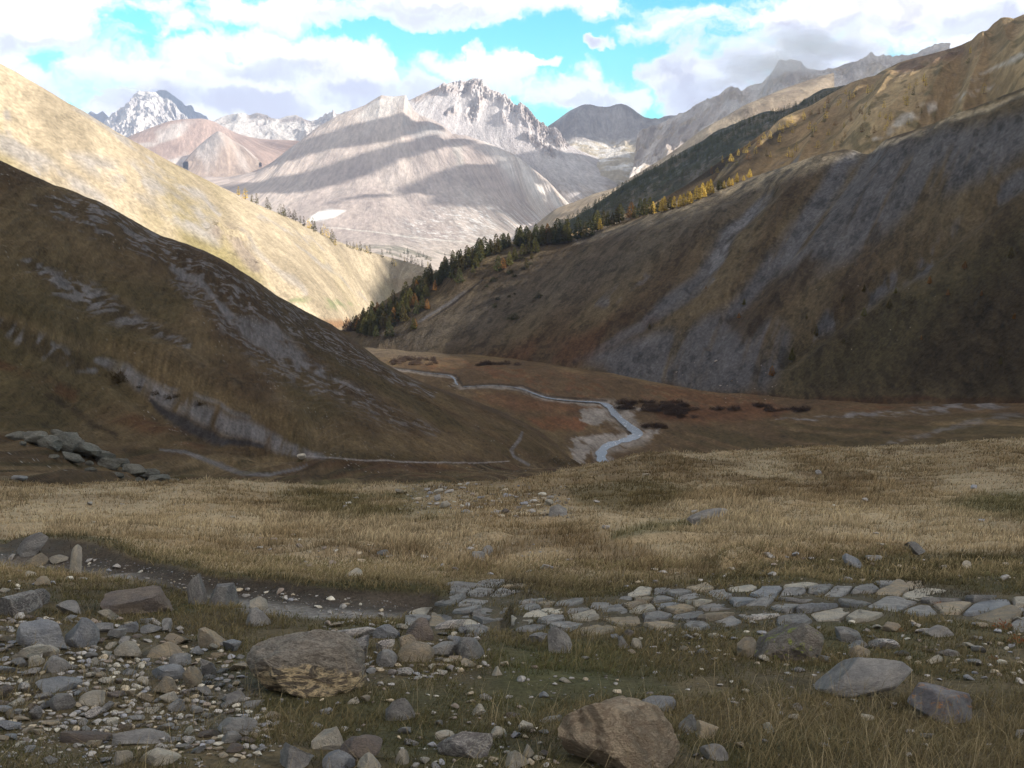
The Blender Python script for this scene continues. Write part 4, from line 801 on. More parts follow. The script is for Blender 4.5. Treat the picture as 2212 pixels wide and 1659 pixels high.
def ico(sub):
    import bmesh
    bm = bmesh.new(); bmesh.ops.create_icosphere(bm, subdivisions=sub, radius=1.0)
    v = np.array([x.co[:] for x in bm.verts]); f = np.array([[q.index for q in x.verts] for x in bm.faces]); bm.free(); return v, f
ICO = {k: ico(k) for k in (1, 2, 3, 4, 5)}

def sharp(me, deg=20):
    me.set_sharp_from_angle(angle=math.radians(deg))
# ------------------------------------------------------------------ stones
def hits(U, V):
    U = np.asarray(U, float); V = np.asarray(V, float); d = pix(U, V, 1.0)
    lo = np.geomspace(1.3, 62, 260); zz = zground(d[:, 0:1] * lo, np.broadcast_to(lo, (len(U), 260))); m = zz > d[:, 2:3] * lo
    i = np.where(m.any(1), np.argmax(m, 1), 259); a = lo[np.maximum(i - 1, 0)].copy(); b = lo[i].copy()
    for _ in range(14):
        D = .5 * (a + b); up = zground(d[:, 0] * D, D) > d[:, 2] * D; b = np.where(up, D, b); a = np.where(up, a, D)
    return np.stack([d[:, 0] * D, D, zground(d[:, 0] * D, D)], -1)
def n3(v, f, o, seed):
    return (fbm(v[:, 0] * f + v[:, 2] * f * .7, v[:, 1] * f - v[:, 2] * f * .6, o, seed) + fbm(v[:, 1] * f + 9 - v[:, 0] * .5 * f, v[:, 2] * f + v[:, 0] * f * .8, o, seed + 40)) * .5
def rock_verts(seed, sub=4, facets=9, lo=.5, hi=.85, sx=1, sy=.8, sz=.6, rough=.05, big=.16):
    r = np.random.default_rng(seed); v, f = ICO[sub]; v = v.copy()
    v = v * (1 + big * 1.6 * n3(v, 1.1, 2, seed)[:, None])
    for k in range(facets):
        n = r.normal(size=3); n[2] *= .8; n /= np.linalg.norm(n); d = r.uniform(lo, hi)
        e = v @ n - d; v = v - np.where(e > 0, e * .97, 0)[:, None] * n
    nn = v / (np.linalg.norm(v, axis=1, keepdims=True) + 1e-9)
    v = v + nn * (rough * n3(v, 3.2, 4, seed + 7) + rough * .45 * n3(v, 9, 3, seed + 9))[:, None]
    v = v / np.abs(v).max(0); return v * np.array([sx, sy, sz]), f
def stone_mat(name, c1, c2, vein=None, veinamt=.0, lichen=None, lich=.0, veinscale=2.0, stretch=(1, 1, 1), rough=.85, patch=1.3, bmp=.10, contrast=1.0, top=None):
    m, nt, b, _ = material(name); tc = nt.n('ShaderNodeTexCoord'); oi = nt.n('ShaderNodeObjectInfo')
    off = nt.n('ShaderNodeVectorMath', operation='ADD'); nt.put(off.inputs[0], tc.outputs['Object']); cv = nt.n('ShaderNodeCombineXYZ')
    for i in range(3): nt.put(cv.inputs[i], nt.m('MULTIPLY', oi.outputs['Random'], (37.0, 91.0, 53.0)[i]))
    nt.put(off.inputs[1], cv.outputs[0]); v = nt.mapping(off.outputs[0], scale=stretch)
    contrast *= 1.7; bmp *= 2.4
    a = nt.noise(v, patch, 6, .62, .4); h = nt.noise(v, 6.5, 6, .7); fine = nt.noise(v, 26, 4, .7)
    c = nt.mix(nt.rng(a, .36, .62, 0, 1), c1, c2)
    if vein:
        nz = nt.noise(v, veinscale, 4, .6, 1.6); w = nt.m('ABSOLUTE', nt.m('SUBTRACT', nz, .5)); c = nt.mix(nt.m('MULTIPLY', nt.rng(w, .012, .05 + .04 * veinamt, veinamt, 0), nt.rng(h, .3, .55, .3, 1)), c, vein)
    if lichen:
        c = nt.mix(nt.m('MULTIPLY', nt.rng(nt.noise(v, 3.3, 5, .7), .54, .63, 0, lich), nt.rng(h, .42, .52, .2, 1)), c, lichen)
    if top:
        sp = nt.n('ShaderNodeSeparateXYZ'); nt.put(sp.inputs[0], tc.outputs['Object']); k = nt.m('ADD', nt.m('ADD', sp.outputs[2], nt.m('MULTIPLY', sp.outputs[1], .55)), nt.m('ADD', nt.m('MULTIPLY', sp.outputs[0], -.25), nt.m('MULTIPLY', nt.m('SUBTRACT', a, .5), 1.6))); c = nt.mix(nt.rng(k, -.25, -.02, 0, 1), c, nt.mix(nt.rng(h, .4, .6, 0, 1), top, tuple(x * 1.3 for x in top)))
    f = nt.m('ADD', nt.m('MULTIPLY', nt.m('SUBTRACT', h, .5), 1.0 * contrast), nt.m('ADD', nt.m('MULTIPLY', nt.m('SUBTRACT', fine, .5), .8 * contrast), nt.m('ADD', 1.5, nt.m('MULTIPLY', oi.outputs['Random'], .6))))
    g = nt.n('ShaderNodeCombineColor'); [nt.put(g.inputs[i], f) for i in range(3)]
    nt.put(b.inputs['Base Color'], nt.mix(1.0, c, g.outputs[0], 'MULTIPLY')); b.inputs['Roughness'].default_value = rough
    nt.put(b.inputs['Normal'], nt.bump(nt.m('ADD', h, nt.m('ADD', a, nt.m('MULTIPLY', fine, .3))), 1.0, bmp)); return m
MS = dict(
    grey=stone_mat('grey_limestone', (.30, .29, .285), (.20, .195, .20)), blue=stone_mat('blue_grey_stone', (.205, .215, .245), (.27, .275, .29)),
    tan=stone_mat('tan_stone', (.36, .295, .215), (.27, .235, .195)), pale=stone_mat('pale_stone', (.46, .42, .355), (.36, .335, .30)),
    brown=stone_mat('brown_grey_stone', (.205, .17, .145), (.15, .13, .125)), dark=stone_mat('dark_slate', (.125, .115, .115), (.18, .17, .17), vein=(.45, .43, .41), veinamt=.5),
    veined=stone_mat('white_veined_stone', (.20, .19, .20), (.28, .26, .26), vein=(.62, .58, .55), veinamt=1.0, veinscale=1.6, stretch=(.8, 1, 2.2)),
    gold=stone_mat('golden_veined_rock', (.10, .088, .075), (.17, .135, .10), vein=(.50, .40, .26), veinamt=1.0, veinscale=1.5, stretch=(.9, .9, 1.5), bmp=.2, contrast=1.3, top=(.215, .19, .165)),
    lichen=stone_mat('lichen_rock', (.27, .245, .22), (.20, .175, .16), lichen=(.33, .36, .10), lich=.9, bmp=.15), orange=stone_mat('orange_lichen_rock', (.19, .185, .20), (.13, .12, .13), lichen=(.42, .19, .05), lich=.55, bmp=.16),
    hero=stone_mat('tan_boulder_rock', (.44, .36, .275), (.36, .29, .215), vein=(.18, .13, .095), veinamt=.6, veinscale=1.3, stretch=(1, 1, 1.3), bmp=.2, patch=1.0, contrast=.9),
    outcrop=stone_mat('outcrop_rock', (.19, .185, .16), (.125, .122, .108), bmp=.25, contrast=1.4))
KEYS = []        # occupied ellipses in the picture (u, v, ru, rv)
FOOT = []        # footprints on the ground (X, D, r)
def align(n, yaw, roll=0, pitch=0):
    z = Vector(n.tolist()); q = Vector((0, 0, 1)).rotation_difference(z); return (q.to_matrix() @ Euler((math.radians(pitch), math.radians(roll), math.radians(yaw))).to_matrix())
def place(o, p, n, w, d, h, yaw, roll=0, pitch=0, sink=.22):
    M = align(n, yaw, roll, pitch).to_4x4(); M = Matrix.Translation(Vector((p + n * h * (.5 - sink)).tolist())) @ M @ Matrix.Diagonal((w / 2, d / 2, h / 2, 1)); o.matrix_world = M
HERO = [  # u0, v0, u1, v1, shape, material, roll, depth ratio, label
 (198, 1258, 358, 1340, 'block', 'brown', 0, .8, "big rough brown-grey boulder standing just below the gravel path"),
 (436, 1247, 507, 1320, 'wedge', 'grey', 14, .7, "grey pointed boulder leaning beside the gravel path"),
 (398, 1250, 440, 1318, 'block', 'grey', 0, .7, "upright grey stone pressed against the pointed boulder by the gravel path"),
 (392, 1353, 487, 1404, 'flat', 'tan', 6, .8, "wide flat-topped tan boulder below the pointed grey boulder"),
 (28, 1346, 150, 1410, 'block', 'blue', 0, .75, "larger of two blue-grey boulders side by side in the grass"),
 (124, 1344, 202, 1408, 'wedge', 'blue', 10, .7, "smaller of two blue-grey boulders side by side in the grass"),
 (510, 1388, 774, 1526, 'hero', 'gold', 4, .8, "big layered boulder with golden veins across its broken face"),
 (95, 1578, 228, 1612, 'slab', 'brown', 0, .5, "low long brown slab sunk in the turf, left end piece"),
 (200, 1580, 356, 1618, 'slab', 'grey', 3, .45, "long grey ledge slab sunk in the turf near the bottom edge"),
 (670, 1568, 740, 1628, 'wedge', 'pale', 8, .7, "white pointed stone standing on the turf near the bottom edge"),
 (588, 1614, 674, 1672, 'block', 'grey', 0, .8, "grey angular boulder cut by the bottom edge beside the white pointed stone"),
 (732, 1598, 824, 1650, 'round', 'brown', 0, .8, "rounded brown-grey boulder right of the white pointed stone"),
 (690, 1624, 760, 1672, 'wedge', 'blue', -8, .8, "dark blue-grey boulder in front of the white pointed stone"),
 (764, 1634, 820, 1675, 'wedge', 'pale', 0, .8, "pale pointed stone at the bottom edge in front of the rounded brown-grey boulder"),
 (852, 1624, 884, 1656, 'round', 'pale', 0, .8, "small pale stone beside the dark fractured block at the bottom edge"),
 (280, 1616, 380, 1660, 'slab', 'pale', -12, .5, "long pale cream stone lying by the bottom edge"),
 (243, 1618, 288, 1658, 'block', 'pale', 0, .8, "pale speckled block at the left end of the long cream stone"),
 (438, 1548, 544, 1592, 'slab', 'grey', -4, .7, "pale grey slab with a tan edge above the bottom edge"),
 (314, 1436, 394, 1478, 'slab', 'blue', -6, .8, "dark blue-grey slab tilted in the rubble"),
 (322, 1468, 380, 1508, 'block', 'tan', 0, .8, "brown banded block below the dark blue-grey slab"),
 (388, 1446, 432, 1492, 'block', 'tan', -6, .8, "pinkish tan cube-shaped stone in the rubble"),
 (428, 1428, 464, 1464, 'block', 'grey', 0, .7, "flat-faced grey stone standing right of the tan cube-shaped stone"),
 (166, 1496, 234, 1530, 'flat', 'pale', 0, .7, "bright cream block in the rubble below the flat blue slab"),
 (458, 1492, 530, 1522, 'flat', 'grey', 0, .6, "smooth light grey loaf-shaped stone left of the golden-veined boulder"),
 (56, 1458, 172, 1502, 'slab', 'blue', 2, .9, "broad flat blue-grey slab lying in the rubble"),
 (290, 1388, 380, 1428, 'flat', 'tan', 5, .8, "speckled tan stone left of the flat-topped tan boulder"),
 (8, 1398, 84, 1434, 'block', 'pale', 0, .8, "cream and grey block in front of the paired blue-grey boulders"),
 (84, 1420, 142, 1458, 'round', 'grey', 0, .8, "rounded grey stone above the flat blue slab"),
 (-24, 1286, 66, 1340, 'block', 'dark', 0, .8, "dark slate boulder cut by the left edge of the view"),
 (42, 1274, 96, 1312, 'round', 'dark', 0, .9, "dark rounded boulder behind the slate boulder at the left edge"),
 (110, 1298, 176, 1334, 'flat', 'grey', 0, .8, "low grey stone left of the big rough brown-grey boulder"),
 (18, 1166, 104, 1212, 'slab', 'grey', -24, .6, "long grey slab leaning against the earth bank"),
 (140, 1184, 174, 1250, 'upright', 'pale', 6, .8, "tall pale stone stood on end beside the gravel path"),
 (100, 1202, 142, 1222, 'slab', 'pale', 0, .7, "flat pale stone between the leaning slab and the tall stone"),
 (50, 1198, 106, 1228, 'block', 'tan', 0, .8, "tan block under the leaning slab by the earth bank"),
 (528, 1316, 584, 1358, 'block', 'grey', 0, .8, "grey broken block below the gravel path"),
 (524, 1288, 574, 1318, 'round', 'pale', 0, .8, "pale rounded stone on the near edge of the gravel path"),
 (726, 1348, 812, 1384, 'slab', 'veined', -4, .6, "white-streaked log-shaped stone on top of the stone heap"),
 (730, 1374, 804, 1430, 'block', 'dark', 0, .8, "dark squat boulder at the left of the stone heap"),
 (806, 1374, 848, 1416, 'block', 'veined', 12, .8, "white-swirled stone in the middle of the stone heap"),
 (852, 1392, 934, 1436, 'round', 'tan', -6, .8, "smooth tan boulder at the front of the stone heap"),
 (812, 1408, 858, 1446, 'round', 'grey', 0, .8, "small grey boulder with a pit at the front of the stone heap"),
 (984, 1382, 1046, 1432, 'round', 'grey', 0, .85, "round grey boulder at the right end of the stone heap"),
 (926, 1386, 990, 1426, 'block', 'grey', 0, .8, "grey striped block beside the round boulder of the stone heap"),
 (872, 1340, 950, 1390, 'wedge', 'brown', -14, .7, "brown-grey wedge tilted at the top of the stone heap"),
 (850, 1372, 900, 1412, 'block', 'tan', 0, .8, "tan block behind the smooth tan boulder of the stone heap"),
 (798, 1350, 862, 1384, 'block', 'blue', 0, .8, "blue-grey block behind the stone heap"),
 (940, 1334, 1004, 1364, 'slab', 'veined', -18, .6, "white-streaked slab leaning on the path edge"),
 (692, 1366, 728, 1404, 'block', 'veined', 10, .8, "pinkish white-streaked stone behind the golden-veined boulder"),
 (1182, 1360, 1234, 1418, 'upright', 'grey', -24, .6, "oval grey stone tipped up on edge in the grass"),
 (1140, 1364, 1190, 1392, 'slab', 'grey', -10, .7, "flat grey slab under the tipped oval stone"),
 (1332, 1378, 1362, 1406, 'block', 'grey', 0, .8, "squarish grey stone in the small group below the paved path"),
 (1360, 1382, 1388, 1404, 'round', 'pale', 0, .8, "round pale stone in the small group below the paved path"),
 (1206, 1522, 1478, 1690, 'hero', 'hero', 0, .85, "huge smooth tan boulder at the bottom edge of the view"),
 (944, 1584, 1078, 1648, 'wedge', 'dark', -10, .6, "dark fractured block with a pale band near the bottom edge"),
 (930, 1578, 982, 1602, 'flat', 'pale', 4, .7, "pale oblong stone above the dark fractured block"),
 (1056, 1574, 1094, 1598, 'round', 'pale', 0, .8, "pale rounded stone right of the dark fractured block"),
 (1118, 1560, 1152, 1584, 'round', 'pale', 0, .8, "smooth pale stone left of the huge tan boulder"),
 (1126, 1612, 1156, 1644, 'block', 'pale', 0, .8, "pale angular stone beside the left foot of the huge tan boulder"),
 (1076, 1632, 1144, 1672, 'wedge', 'pale', 0, .8, "pale pointed boulder cut by the bottom edge left of the huge tan boulder"),
 (820, 1514, 896, 1566, 'wedge', 'grey', 18, .5, "thin jagged grey stone standing alone in the turf"),
 (1063, 1442, 1088, 1462, 'wedge', 'pale', 0, .8, "little white angular stone alone in the green grass"),
 (1018, 1526, 1052, 1550, 'block', 'pale', 0, .8, "cream stone below the cluster of flat grey stones"),
 (1160, 1542, 1216, 1564, 'slab', 'grey', -8, .6, "long thin grey stone lying left of the huge tan boulder"),
 (1380, 1506, 1464, 1546, 'slab', 'blue', -8, .7, "blue-grey slab behind the huge tan boulder"),
 (1640, 1340, 1798, 1444, 'ramp', 'lichen', -12, .8, "ramp-shaped boulder with yellow-green lichen"),
 (1780, 1414, 1992, 1524, 'plate', 'grey', -9, .6, "big flat grey slab tilted in the grass below the lichen boulder"),
 (1988, 1496, 2160, 1572, 'block', 'orange', 4, .8, "dark grey boulder with orange lichen spots in tall grass"),
 (1808, 1356, 1870, 1394, 'flat', 'grey', 0, .8, "low grey boulder right of the lichen boulder"),
 (1836, 1380, 1882, 1404, 'flat', 'grey', 0, .8, "low pale grey stone below the low boulder right of the lichen boulder"),
 (1888, 1378, 1956, 1406, 'flat', 'veined', 0, .7, "layered cream and grey stone right of the lichen boulder"),
 (1842, 1394, 1898, 1428, 'flat', 'tan', -10, .8, "tan lump of rock above the big flat slab"),
 (1998, 1352, 2076, 1380, 'slab', 'grey', 4, .6, "narrow grey slab below the right part of the paved path"),
 (2028, 1400, 2082, 1420, 'slab', 'dark', 0, .6, "dark flat slab in the grass at the right"),
 (1596, 1376, 1650, 1428, 'block', 'tan', 0, .8, "brown-tan stone left of the lichen boulder"),
 (1506, 1560, 1564, 1602, 'block', 'tan', 0, .8, "pinkish tan block right of the huge tan boulder"),
 (1470, 1548, 1512, 1588, 'wedge', 'grey', 10, .8, "grey stone between the huge tan boulder and the pinkish block"),
 (1518, 1608, 1578, 1650, 'slab', 'grey', 0, .8, "flat grey slab at the bottom edge right of the huge tan boulder"),
 (1824, 1196, 1872, 1230, 'plate', 'blue', 22, .6, "blue-grey slab tilted on the dark mound above the paved path"),
 (1878, 1196, 1918, 1214, 'flat', 'grey', 0, .8, "pale flat stone right of the tilted slab on the dark mound"),
 (1948, 1186, 2000, 1212, 'block', 'grey', 0, .8, "grey boulder at the right of the dark mound"),
 (1488, 1104, 1580, 1132, 'plate', 'grey', -6, .8, "wide flat slab lying alone in the straw-coloured meadow"),
 (1014, 1184, 1048, 1214, 'block', 'grey', 0, .8, "larger grey stone of a pair in the straw grass"),
 (1038, 1180, 1064, 1204, 'round', 'grey', 10, .8, "smaller grey stone of a pair in the straw grass"),
 (1186, 1090, 1228, 1118, 'block', 'grey', 0, .8, "biggest grey block at the right of the rubble patch in the meadow"),
 (1060, 1136, 1062, 1138, 'x', 'grey', 0, .8, ""),
 (742, 1228, 782, 1250, 'round', 'pale', 0, .8, "pale rounded stone in the grass above the earth bank"),
 (2080, 1212, 2104, 1232, 'round', 'pale', 0, .8, "small white stone on the dark turf at the right"),
 (960, 1250, 1064, 1272, 'slab', 'grey', 0, .6, "broad grey slab at the upper edge of the paved path"),
]
SH = dict(block=dict(facets=12, lo=.34, hi=.78, rough=.06), wedge=dict(facets=7, lo=.38, hi=.75, rough=.035), flat=dict(facets=10, lo=.34, hi=.8, rough=.055), round=dict(facets=8, lo=.6, hi=.92, rough=.05, big=.22),
          slab=dict(facets=12, lo=.42, hi=.8, rough=.05), hero=dict(facets=10, lo=.62, hi=.9, rough=.10, big=.24), upright=dict(facets=8, lo=.5, hi=.85, rough=.04), ramp=dict(facets=6, lo=.35, hi=.8, rough=.06), plate=dict(facets=7, lo=.5, hi=.85, rough=.03))
HERO = [h for h in HERO if h[4] != 'x']
NHERO = 0
hp = hits([.5 * (h[0] + h[2]) for h in HERO], [h[3] - .12 * (h[3] - h[1]) for h in HERO])
for k, (h, p) in enumerate(zip(HERO, hp)):
    u0, v0, u1, v1, shp, mt, roll, dr, lab = h
    fz = p[1] * CP - p[2] * SP; w = (u1 - u0) * fz / F; hh = (v1 - v0) * fz / F
    n = fg_normal(p[0], p[1]); n = n * .6 + np.array([0, 0, .4]); n /= np.linalg.norm(n)
    d = w * dr; h3 = max(hh * 1.12 - d * .17, .3 * hh)
    if shp in ('slab', 'flat'): h3 = max(hh * 1.05 - d * .22, .35 * hh)
    v, f = rock_verts(1000 + k, 5 if shp in ('hero', 'plate', 'ramp') or w > .3 else 4, **SH[shp])
    if shp == 'hero' and mt == 'gold':
        fr = sstep(-.1, .45, -v[:, 1] - .25 * v[:, 2]); v[:, 1] += -.10 * fr * ridged(v[:, 0] * 2.2 + v[:, 2] * 1.6, v[:, 2] * 3.6 - v[:, 0] * 1.2, 4, 77); v[:, 2] += .05 * ridged(v[:, 0] * 1.5, v[:, 1] * 4, 3, 78)
    if shp == 'hero' and mt == 'hero': v *= (1 - .06 * (1 - np.abs(n3(v, 1.7, 4, 91)) * 6).clip(0, 1))[:, None]
    if shp == 'plate': v[:, 2] = np.clip(v[:, 2], -.45, .45); v[:, 2] += .04 * n3(v, 3, 3, 5)
    if shp == 'ramp': v[:, 2] = v[:, 2] * np.clip(.55 + .45 * (v[:, 0] + 1) / 2, .3, 1)
    if shp == 'wedge': v[:, :2] *= (1 - .45 * np.clip(v[:, 2:3] / .6, -.2, 1))
    v = v / np.abs(v).max(0)
    HM = new_mesh('boulder', v, f, MS[mt]); sharp(HM)
    o = link('boulder' if w > .13 else 'stone', HM, label=lab, cat='boulder' if w > .13 else 'stone', group='separate larger stones of the pass')
    pp = p + np.array([0, .45 * d, 0]); pp[2] = zground(pp[0:1], pp[1:2])[0]
    hh3 = h3 * 1.35 + .22 * max(0, p[2] - pp[2])
    if shp == 'plate': d = hh * 1.15; hh3 = (.46 if w < .5 else .75) * hh; pp = p + np.array([0, .42 * d, 0])
    place(o, pp, n, w * 1.04, d, hh3, 0 if shp in ('plate', 'slab') else random.uniform(-14, 14), roll, (24 if w < .5 else 20) if shp == 'plate' else 0, sink=.27 if shp != 'plate' else .1)
    KEYS.append((.5 * (u0 + u1), .5 * (v0 + v1), .5 * (u1 - u0), .5 * (v1 - v0))); FOOT.append((pp[0], pp[1], w * .5, d * .5)); NHERO += 1

# ---- flagstones of the paved path
rg = np.random.default_rng(5); sites = []
ditch_poly = [(1085, 1286), (1150, 1300), (1120, 1345), (1090, 1366), (1045, 1366), (1075, 1330)]
def inp(u, v, poly): return bool(inpoly(np.array([u]), np.array([v]), poly)[0])
FIX = [(1538, 1332, 34, 44, 'tan', "upright-laid rectangular flagstone set square in the paved path"), (1634, 1327, 86, 34, 'veined', "white-crusted flagstone in the middle of the paved path"), (1768, 1307, 120, 30, 'blue', "long dark blue flagstone in the paved path"),
       (1112, 1292, 30, 30, 'grey', "small square flagstone beside the grassy ditch"), (1998, 1282, 110, 26, 'pale', "wide pale flagstone near the right part of the paved path"), (2140, 1312, 130, 22, 'blue', "broad smooth slab where the paved path leaves the view at right")]
for f in FIX: sites.append((f[0], f[1]))
tries = 0
while tries < 9000:
    tries += 1; u = rg.uniform(840, 2420); v = rg.uniform(1235, 1400); big = 1 + .45 * sstep(1500, 2000, u) + .25 * sstep(1300, 1360, v)
    ok = True
    for i, (a, b) in enumerate(sites):
        du, dv = u - a, v - b; du2 = du + 1.1 * dv; s = 1.25 if i < len(FIX) else 1
        if (du2 / (40 * big * s * (.8 + .5 * ((i * 7919) % 17) / 17))) ** 2 + (dv / (12.5 * big * s * (.8 + .5 * ((i * 7919) % 17) / 17))) ** 2 < 1: ok = False; break
    if ok: sites.append((u, v))
cells = []
for i, (a, b) in enumerate(sites):
    if not inp(a, b, PAVE) or inp(a, b, ditch_poly): continue
    poly = [(-70., -30.), (70., -30.), (70., 30.), (-70., 30.)]
    for j, (c, d) in enumerate(sites):
        if j == i or abs(c - a) > 190 or abs(d - b) > 80: continue
        # half plane in a sheared, stretched metric
        dx, dy = (c - a) + 1.1 * (d - b), (d - b) * 3.0; L = .5 * (dx * dx + dy * dy); out = []
        fn = lambda p: (p[0] + 1.1 * p[1]) * dx + p[1] * 3.0 * dy - L
        for k in range(len(poly)):
            p, q_ = poly[k], poly[(k + 1) % len(poly)]; fp, fq = fn(p), fn(q_)
            if fp <= 0: out.append(p)
            if fp * fq < 0: t = fp / (fp - fq); out.append((p[0] + t * (q_[0] - p[0]), p[1] + t * (q_[1] - p[1])))
        poly = out
        if len(poly) < 3: break
    if len(poly) >= 3 and (i < len(FIX) or rg.uniform() > .07): cells.append((i, a, b, poly))
NFLAG = 0
def flag_label(u, i):
    if i < len(FIX): return FIX[i][5], None
    if u < 1090: return "grey flagstone laid in the paved path left of the grassy ditch", 'flagstones left of the ditch'
    if u < 1560: return "grey flagstone laid in the paved path between the grassy ditch and the white-crusted flagstone", 'flagstones of the middle path'
    return "larger grey flagstone laid in the right part of the paved path", 'flagstones of the right path'
allp, own = [], []
for i, a, b, poly in cells:
    P2 = np.array(poly); c0 = P2.mean(0); P2 = c0 + (P2 - c0) * rg.uniform(.84, .93); nn_ = len(P2)
    Q = []
    for k in range(nn_):
        p, q2 = P2[k], P2[(k + 1) % nn_]; Q += [p + .1 * (q2 - p), p + .5 * (q2 - p) + rg.normal(size=2) * np.array([1.6, .6]), p + .9 * (q2 - p)]
    Q = np.array(Q); allp.append(Q + np.array([a, b])); own.append((i, a, b))
H_ = hits(np.concatenate([x[:, 0] for x in allp]), np.concatenate([x[:, 1] for x in allp])); k0 = 0
for Q, (i, a, b) in zip(allp, own):
    n_ = len(Q); R = H_[k0:k0 + n_]; k0 += n_; c = R.mean(0); nrm = fg_normal(c[0], c[1], .12)
    rel = R - c; rel[:, 2] = -(nrm[0] * rel[:, 0] + nrm[1] * rel[:, 1]) / nrm[2]; th = rg.uniform(.002, .018); tl = rg.normal(size=2) * .05
    top = rel.copy(); top[:, 2] += th + tl[0] * rel[:, 0] + tl[1] * rel[:, 1]
    r0 = rel * np.array([1.0, 1.0, 1]); r0[:, 2] -= .06; r1 = top * np.array([1.02, 1.02, 1]); r1[:, 2] -= .012; r2 = top * np.array([.94, .94, 1]); r3 = top * np.array([.5, .5, 1.0]); r3[:, 2] = top[:, 2] * .5 + th * .5 + rg.normal(size=n_) * .003
    V = np.concatenate([r0, r1, r2, r3, [[0, 0, th]]]); tri = []
    ar = np.arange(n_); nx = (ar + 1) % n_
    for l in range(3): tri += [np.stack([l * n_ + ar, l * n_ + nx, (l + 1) * n_ + nx], 1), np.stack([l * n_ + ar, (l + 1) * n_ + nx, (l + 1) * n_ + ar], 1)]
    tri.append(np.stack([3 * n_ + ar, 3 * n_ + nx, np.full(n_, 4 * n_)], 1))
    mt = FIX[i][4] if i < len(FIX) else rg.choice(['grey', 'grey', 'grey', 'tan', 'blue', 'pale'], p=[.25, .2, .15, .15, .07, .18])
    lab, grp = flag_label(a, i); s_ = .12
    me = new_mesh("flagstone", V / s_, np.concatenate(tri), MS[mt])
    sharp(me, 28)
    o = link('flagstone', me, label=lab, cat='flagstone', group=grp); o.location = c; o.scale = (s_,) * 3; NFLAG += 1
    FOOT.append((c[0], c[1], np.abs(rel[:, 0]).max() * .8, np.abs(rel[:, 1]).max() * .8)); KEYS.append((a, b, 30, 9))

# ---- scattered stones
BASE = {}
for k in range(18):
    shp = ['block', 'flat', 'flat', 'wedge', 'block', 'flat'][k % 6]; v, f = rock_verts(3000 + k, 3, **SH[shp]); v = v / np.abs(v).max(0); BASE[k] = (v, f, ['block', 'flat', 'flat', 'wedge', 'block', 'flat'][k % 6])
ZN = [  # polygon, how many, size range in picture units, where
 ([(0, 1335), (330, 1340), (520, 1400), (520, 1500), (600, 1560), (560, 1640), (0, 1600)], 430, (17, 62), "in the rubble left of the golden-veined boulder"),
 ([(560, 1530), (800, 1500), (1180, 1560), (1180, 1659), (0, 1659), (0, 1600)], 60, (12, 36), "in the turf along the bottom edge"),
 ([(690, 1345), (1010, 1345), (1060, 1440), (900, 1470), (780, 1450)], 60, (16, 44), "in the stone heap right of the golden-veined boulder"),
 ([(780, 1450), (1500, 1400), (1640, 1440), (1500, 1530), (1200, 1520), (900, 1580)], 48, (9, 30), "in the grass between the stone heap and the huge tan boulder"),
 ([(1300, 1366), (1640, 1360), (1620, 1430), (1330, 1410)], 26, (12, 32), "in the small group below the paved path"),
 ([(1600, 1345), (2212, 1340), (2212, 1480), (2000, 1470), (1640, 1460)], 70, (12, 44), "in the turf below the right part of the paved path"),
 ([(1480, 1480), (2212, 1540), (2212, 1659), (1490, 1659)], 30, (10, 40), "in the tall dry grass at the bottom right"),
 ([(860, 1062), (1010, 1042), (1080, 1060), (1230, 1075), (1230, 1112), (1080, 1120), (900, 1105)], 90, (7, 28), "in the rubble patch on the meadow"),
 ([(480, 1180), (640, 1145), (720, 1150), (860, 1180), (1060, 1160), (1260, 1200), (1240, 1240), (800, 1250), (620, 1230), (500, 1190)], 64, (7, 26), "in the straw grass above the gravel path"),
 ([(1300, 1240), (1480, 1210), (1700, 1200), (2212, 1215), (2212, 1258), (1640, 1255), (1330, 1275)], 46, (8, 26), "in the dark grass above the paved path"),
 ([(180, 1205), (430, 1255), (700, 1290), (880, 1305), (820, 1335), (560, 1320), (360, 1262), (160, 1228)], 44, (7, 22), "on the gravel path"),
 ([(0, 1200), (180, 1195), (200, 1250), (0, 1290)], 18, (12, 36), "by the leaning slab at the earth bank"),
 ([(40, 1070), (900, 1070), (900, 1150), (40, 1150)], 16, (7, 18), "in the pale meadow at the left"), ([(1250, 1030), (2200, 990), (2200, 1180), (1300, 1200)], 20, (7, 22), "in the straw meadow at the right"),
 ([(1000, 1590), (1200, 1560), (1210, 1659), (900, 1659)], 14, (12, 30), "beside the dark fractured block")]
cand = []
for poly, cnt, (lo, hi), where in ZN:
    P2 = np.array(poly); u0, v0 = P2.min(0); u1, v1 = P2.max(0); got = 0; tr = 0
    while got < cnt and tr < cnt * 40:
        tr += 1; u, v = rg.uniform(u0, u1), rg.uniform(v0, v1)
        if not inp(u, v, poly): continue
        w = lo + (hi - lo) * rg.uniform() ** 1.7
        if any(((u - a) / (.85 * ru + w * .34)) ** 2 + ((v - b) / (.85 * rv + w * .17)) ** 2 < 1 for a, b, ru, rv in KEYS): continue
        KEYS.append((u, v, w * .40, w * .22)); cand.append((w, u, v, where)); got += 1
cand.sort(key=lambda c: -c[0]); NS = 296 - NHERO
cp = hits([c[1] for c in cand], [c[2] for c in cand])
PAL = {'grey': 'grey', 'blue': 'blue-grey', 'tan': 'tan', 'pale': 'pale', 'brown': 'brown', 'veined': 'white-streaked', 'dark': 'dark'}
SMESH = {}
RV, RF, RC, off = [], [], [], 0
RCOL = {'grey': (.38, .365, .355), 'blue': (.29, .30, .34), 'tan': (.45, .38, .28), 'pale': (.55, .52, .45), 'brown': (.26, .215, .185), 'veined': (.48, .46, .45), 'dark': (.18, .165, .165)}
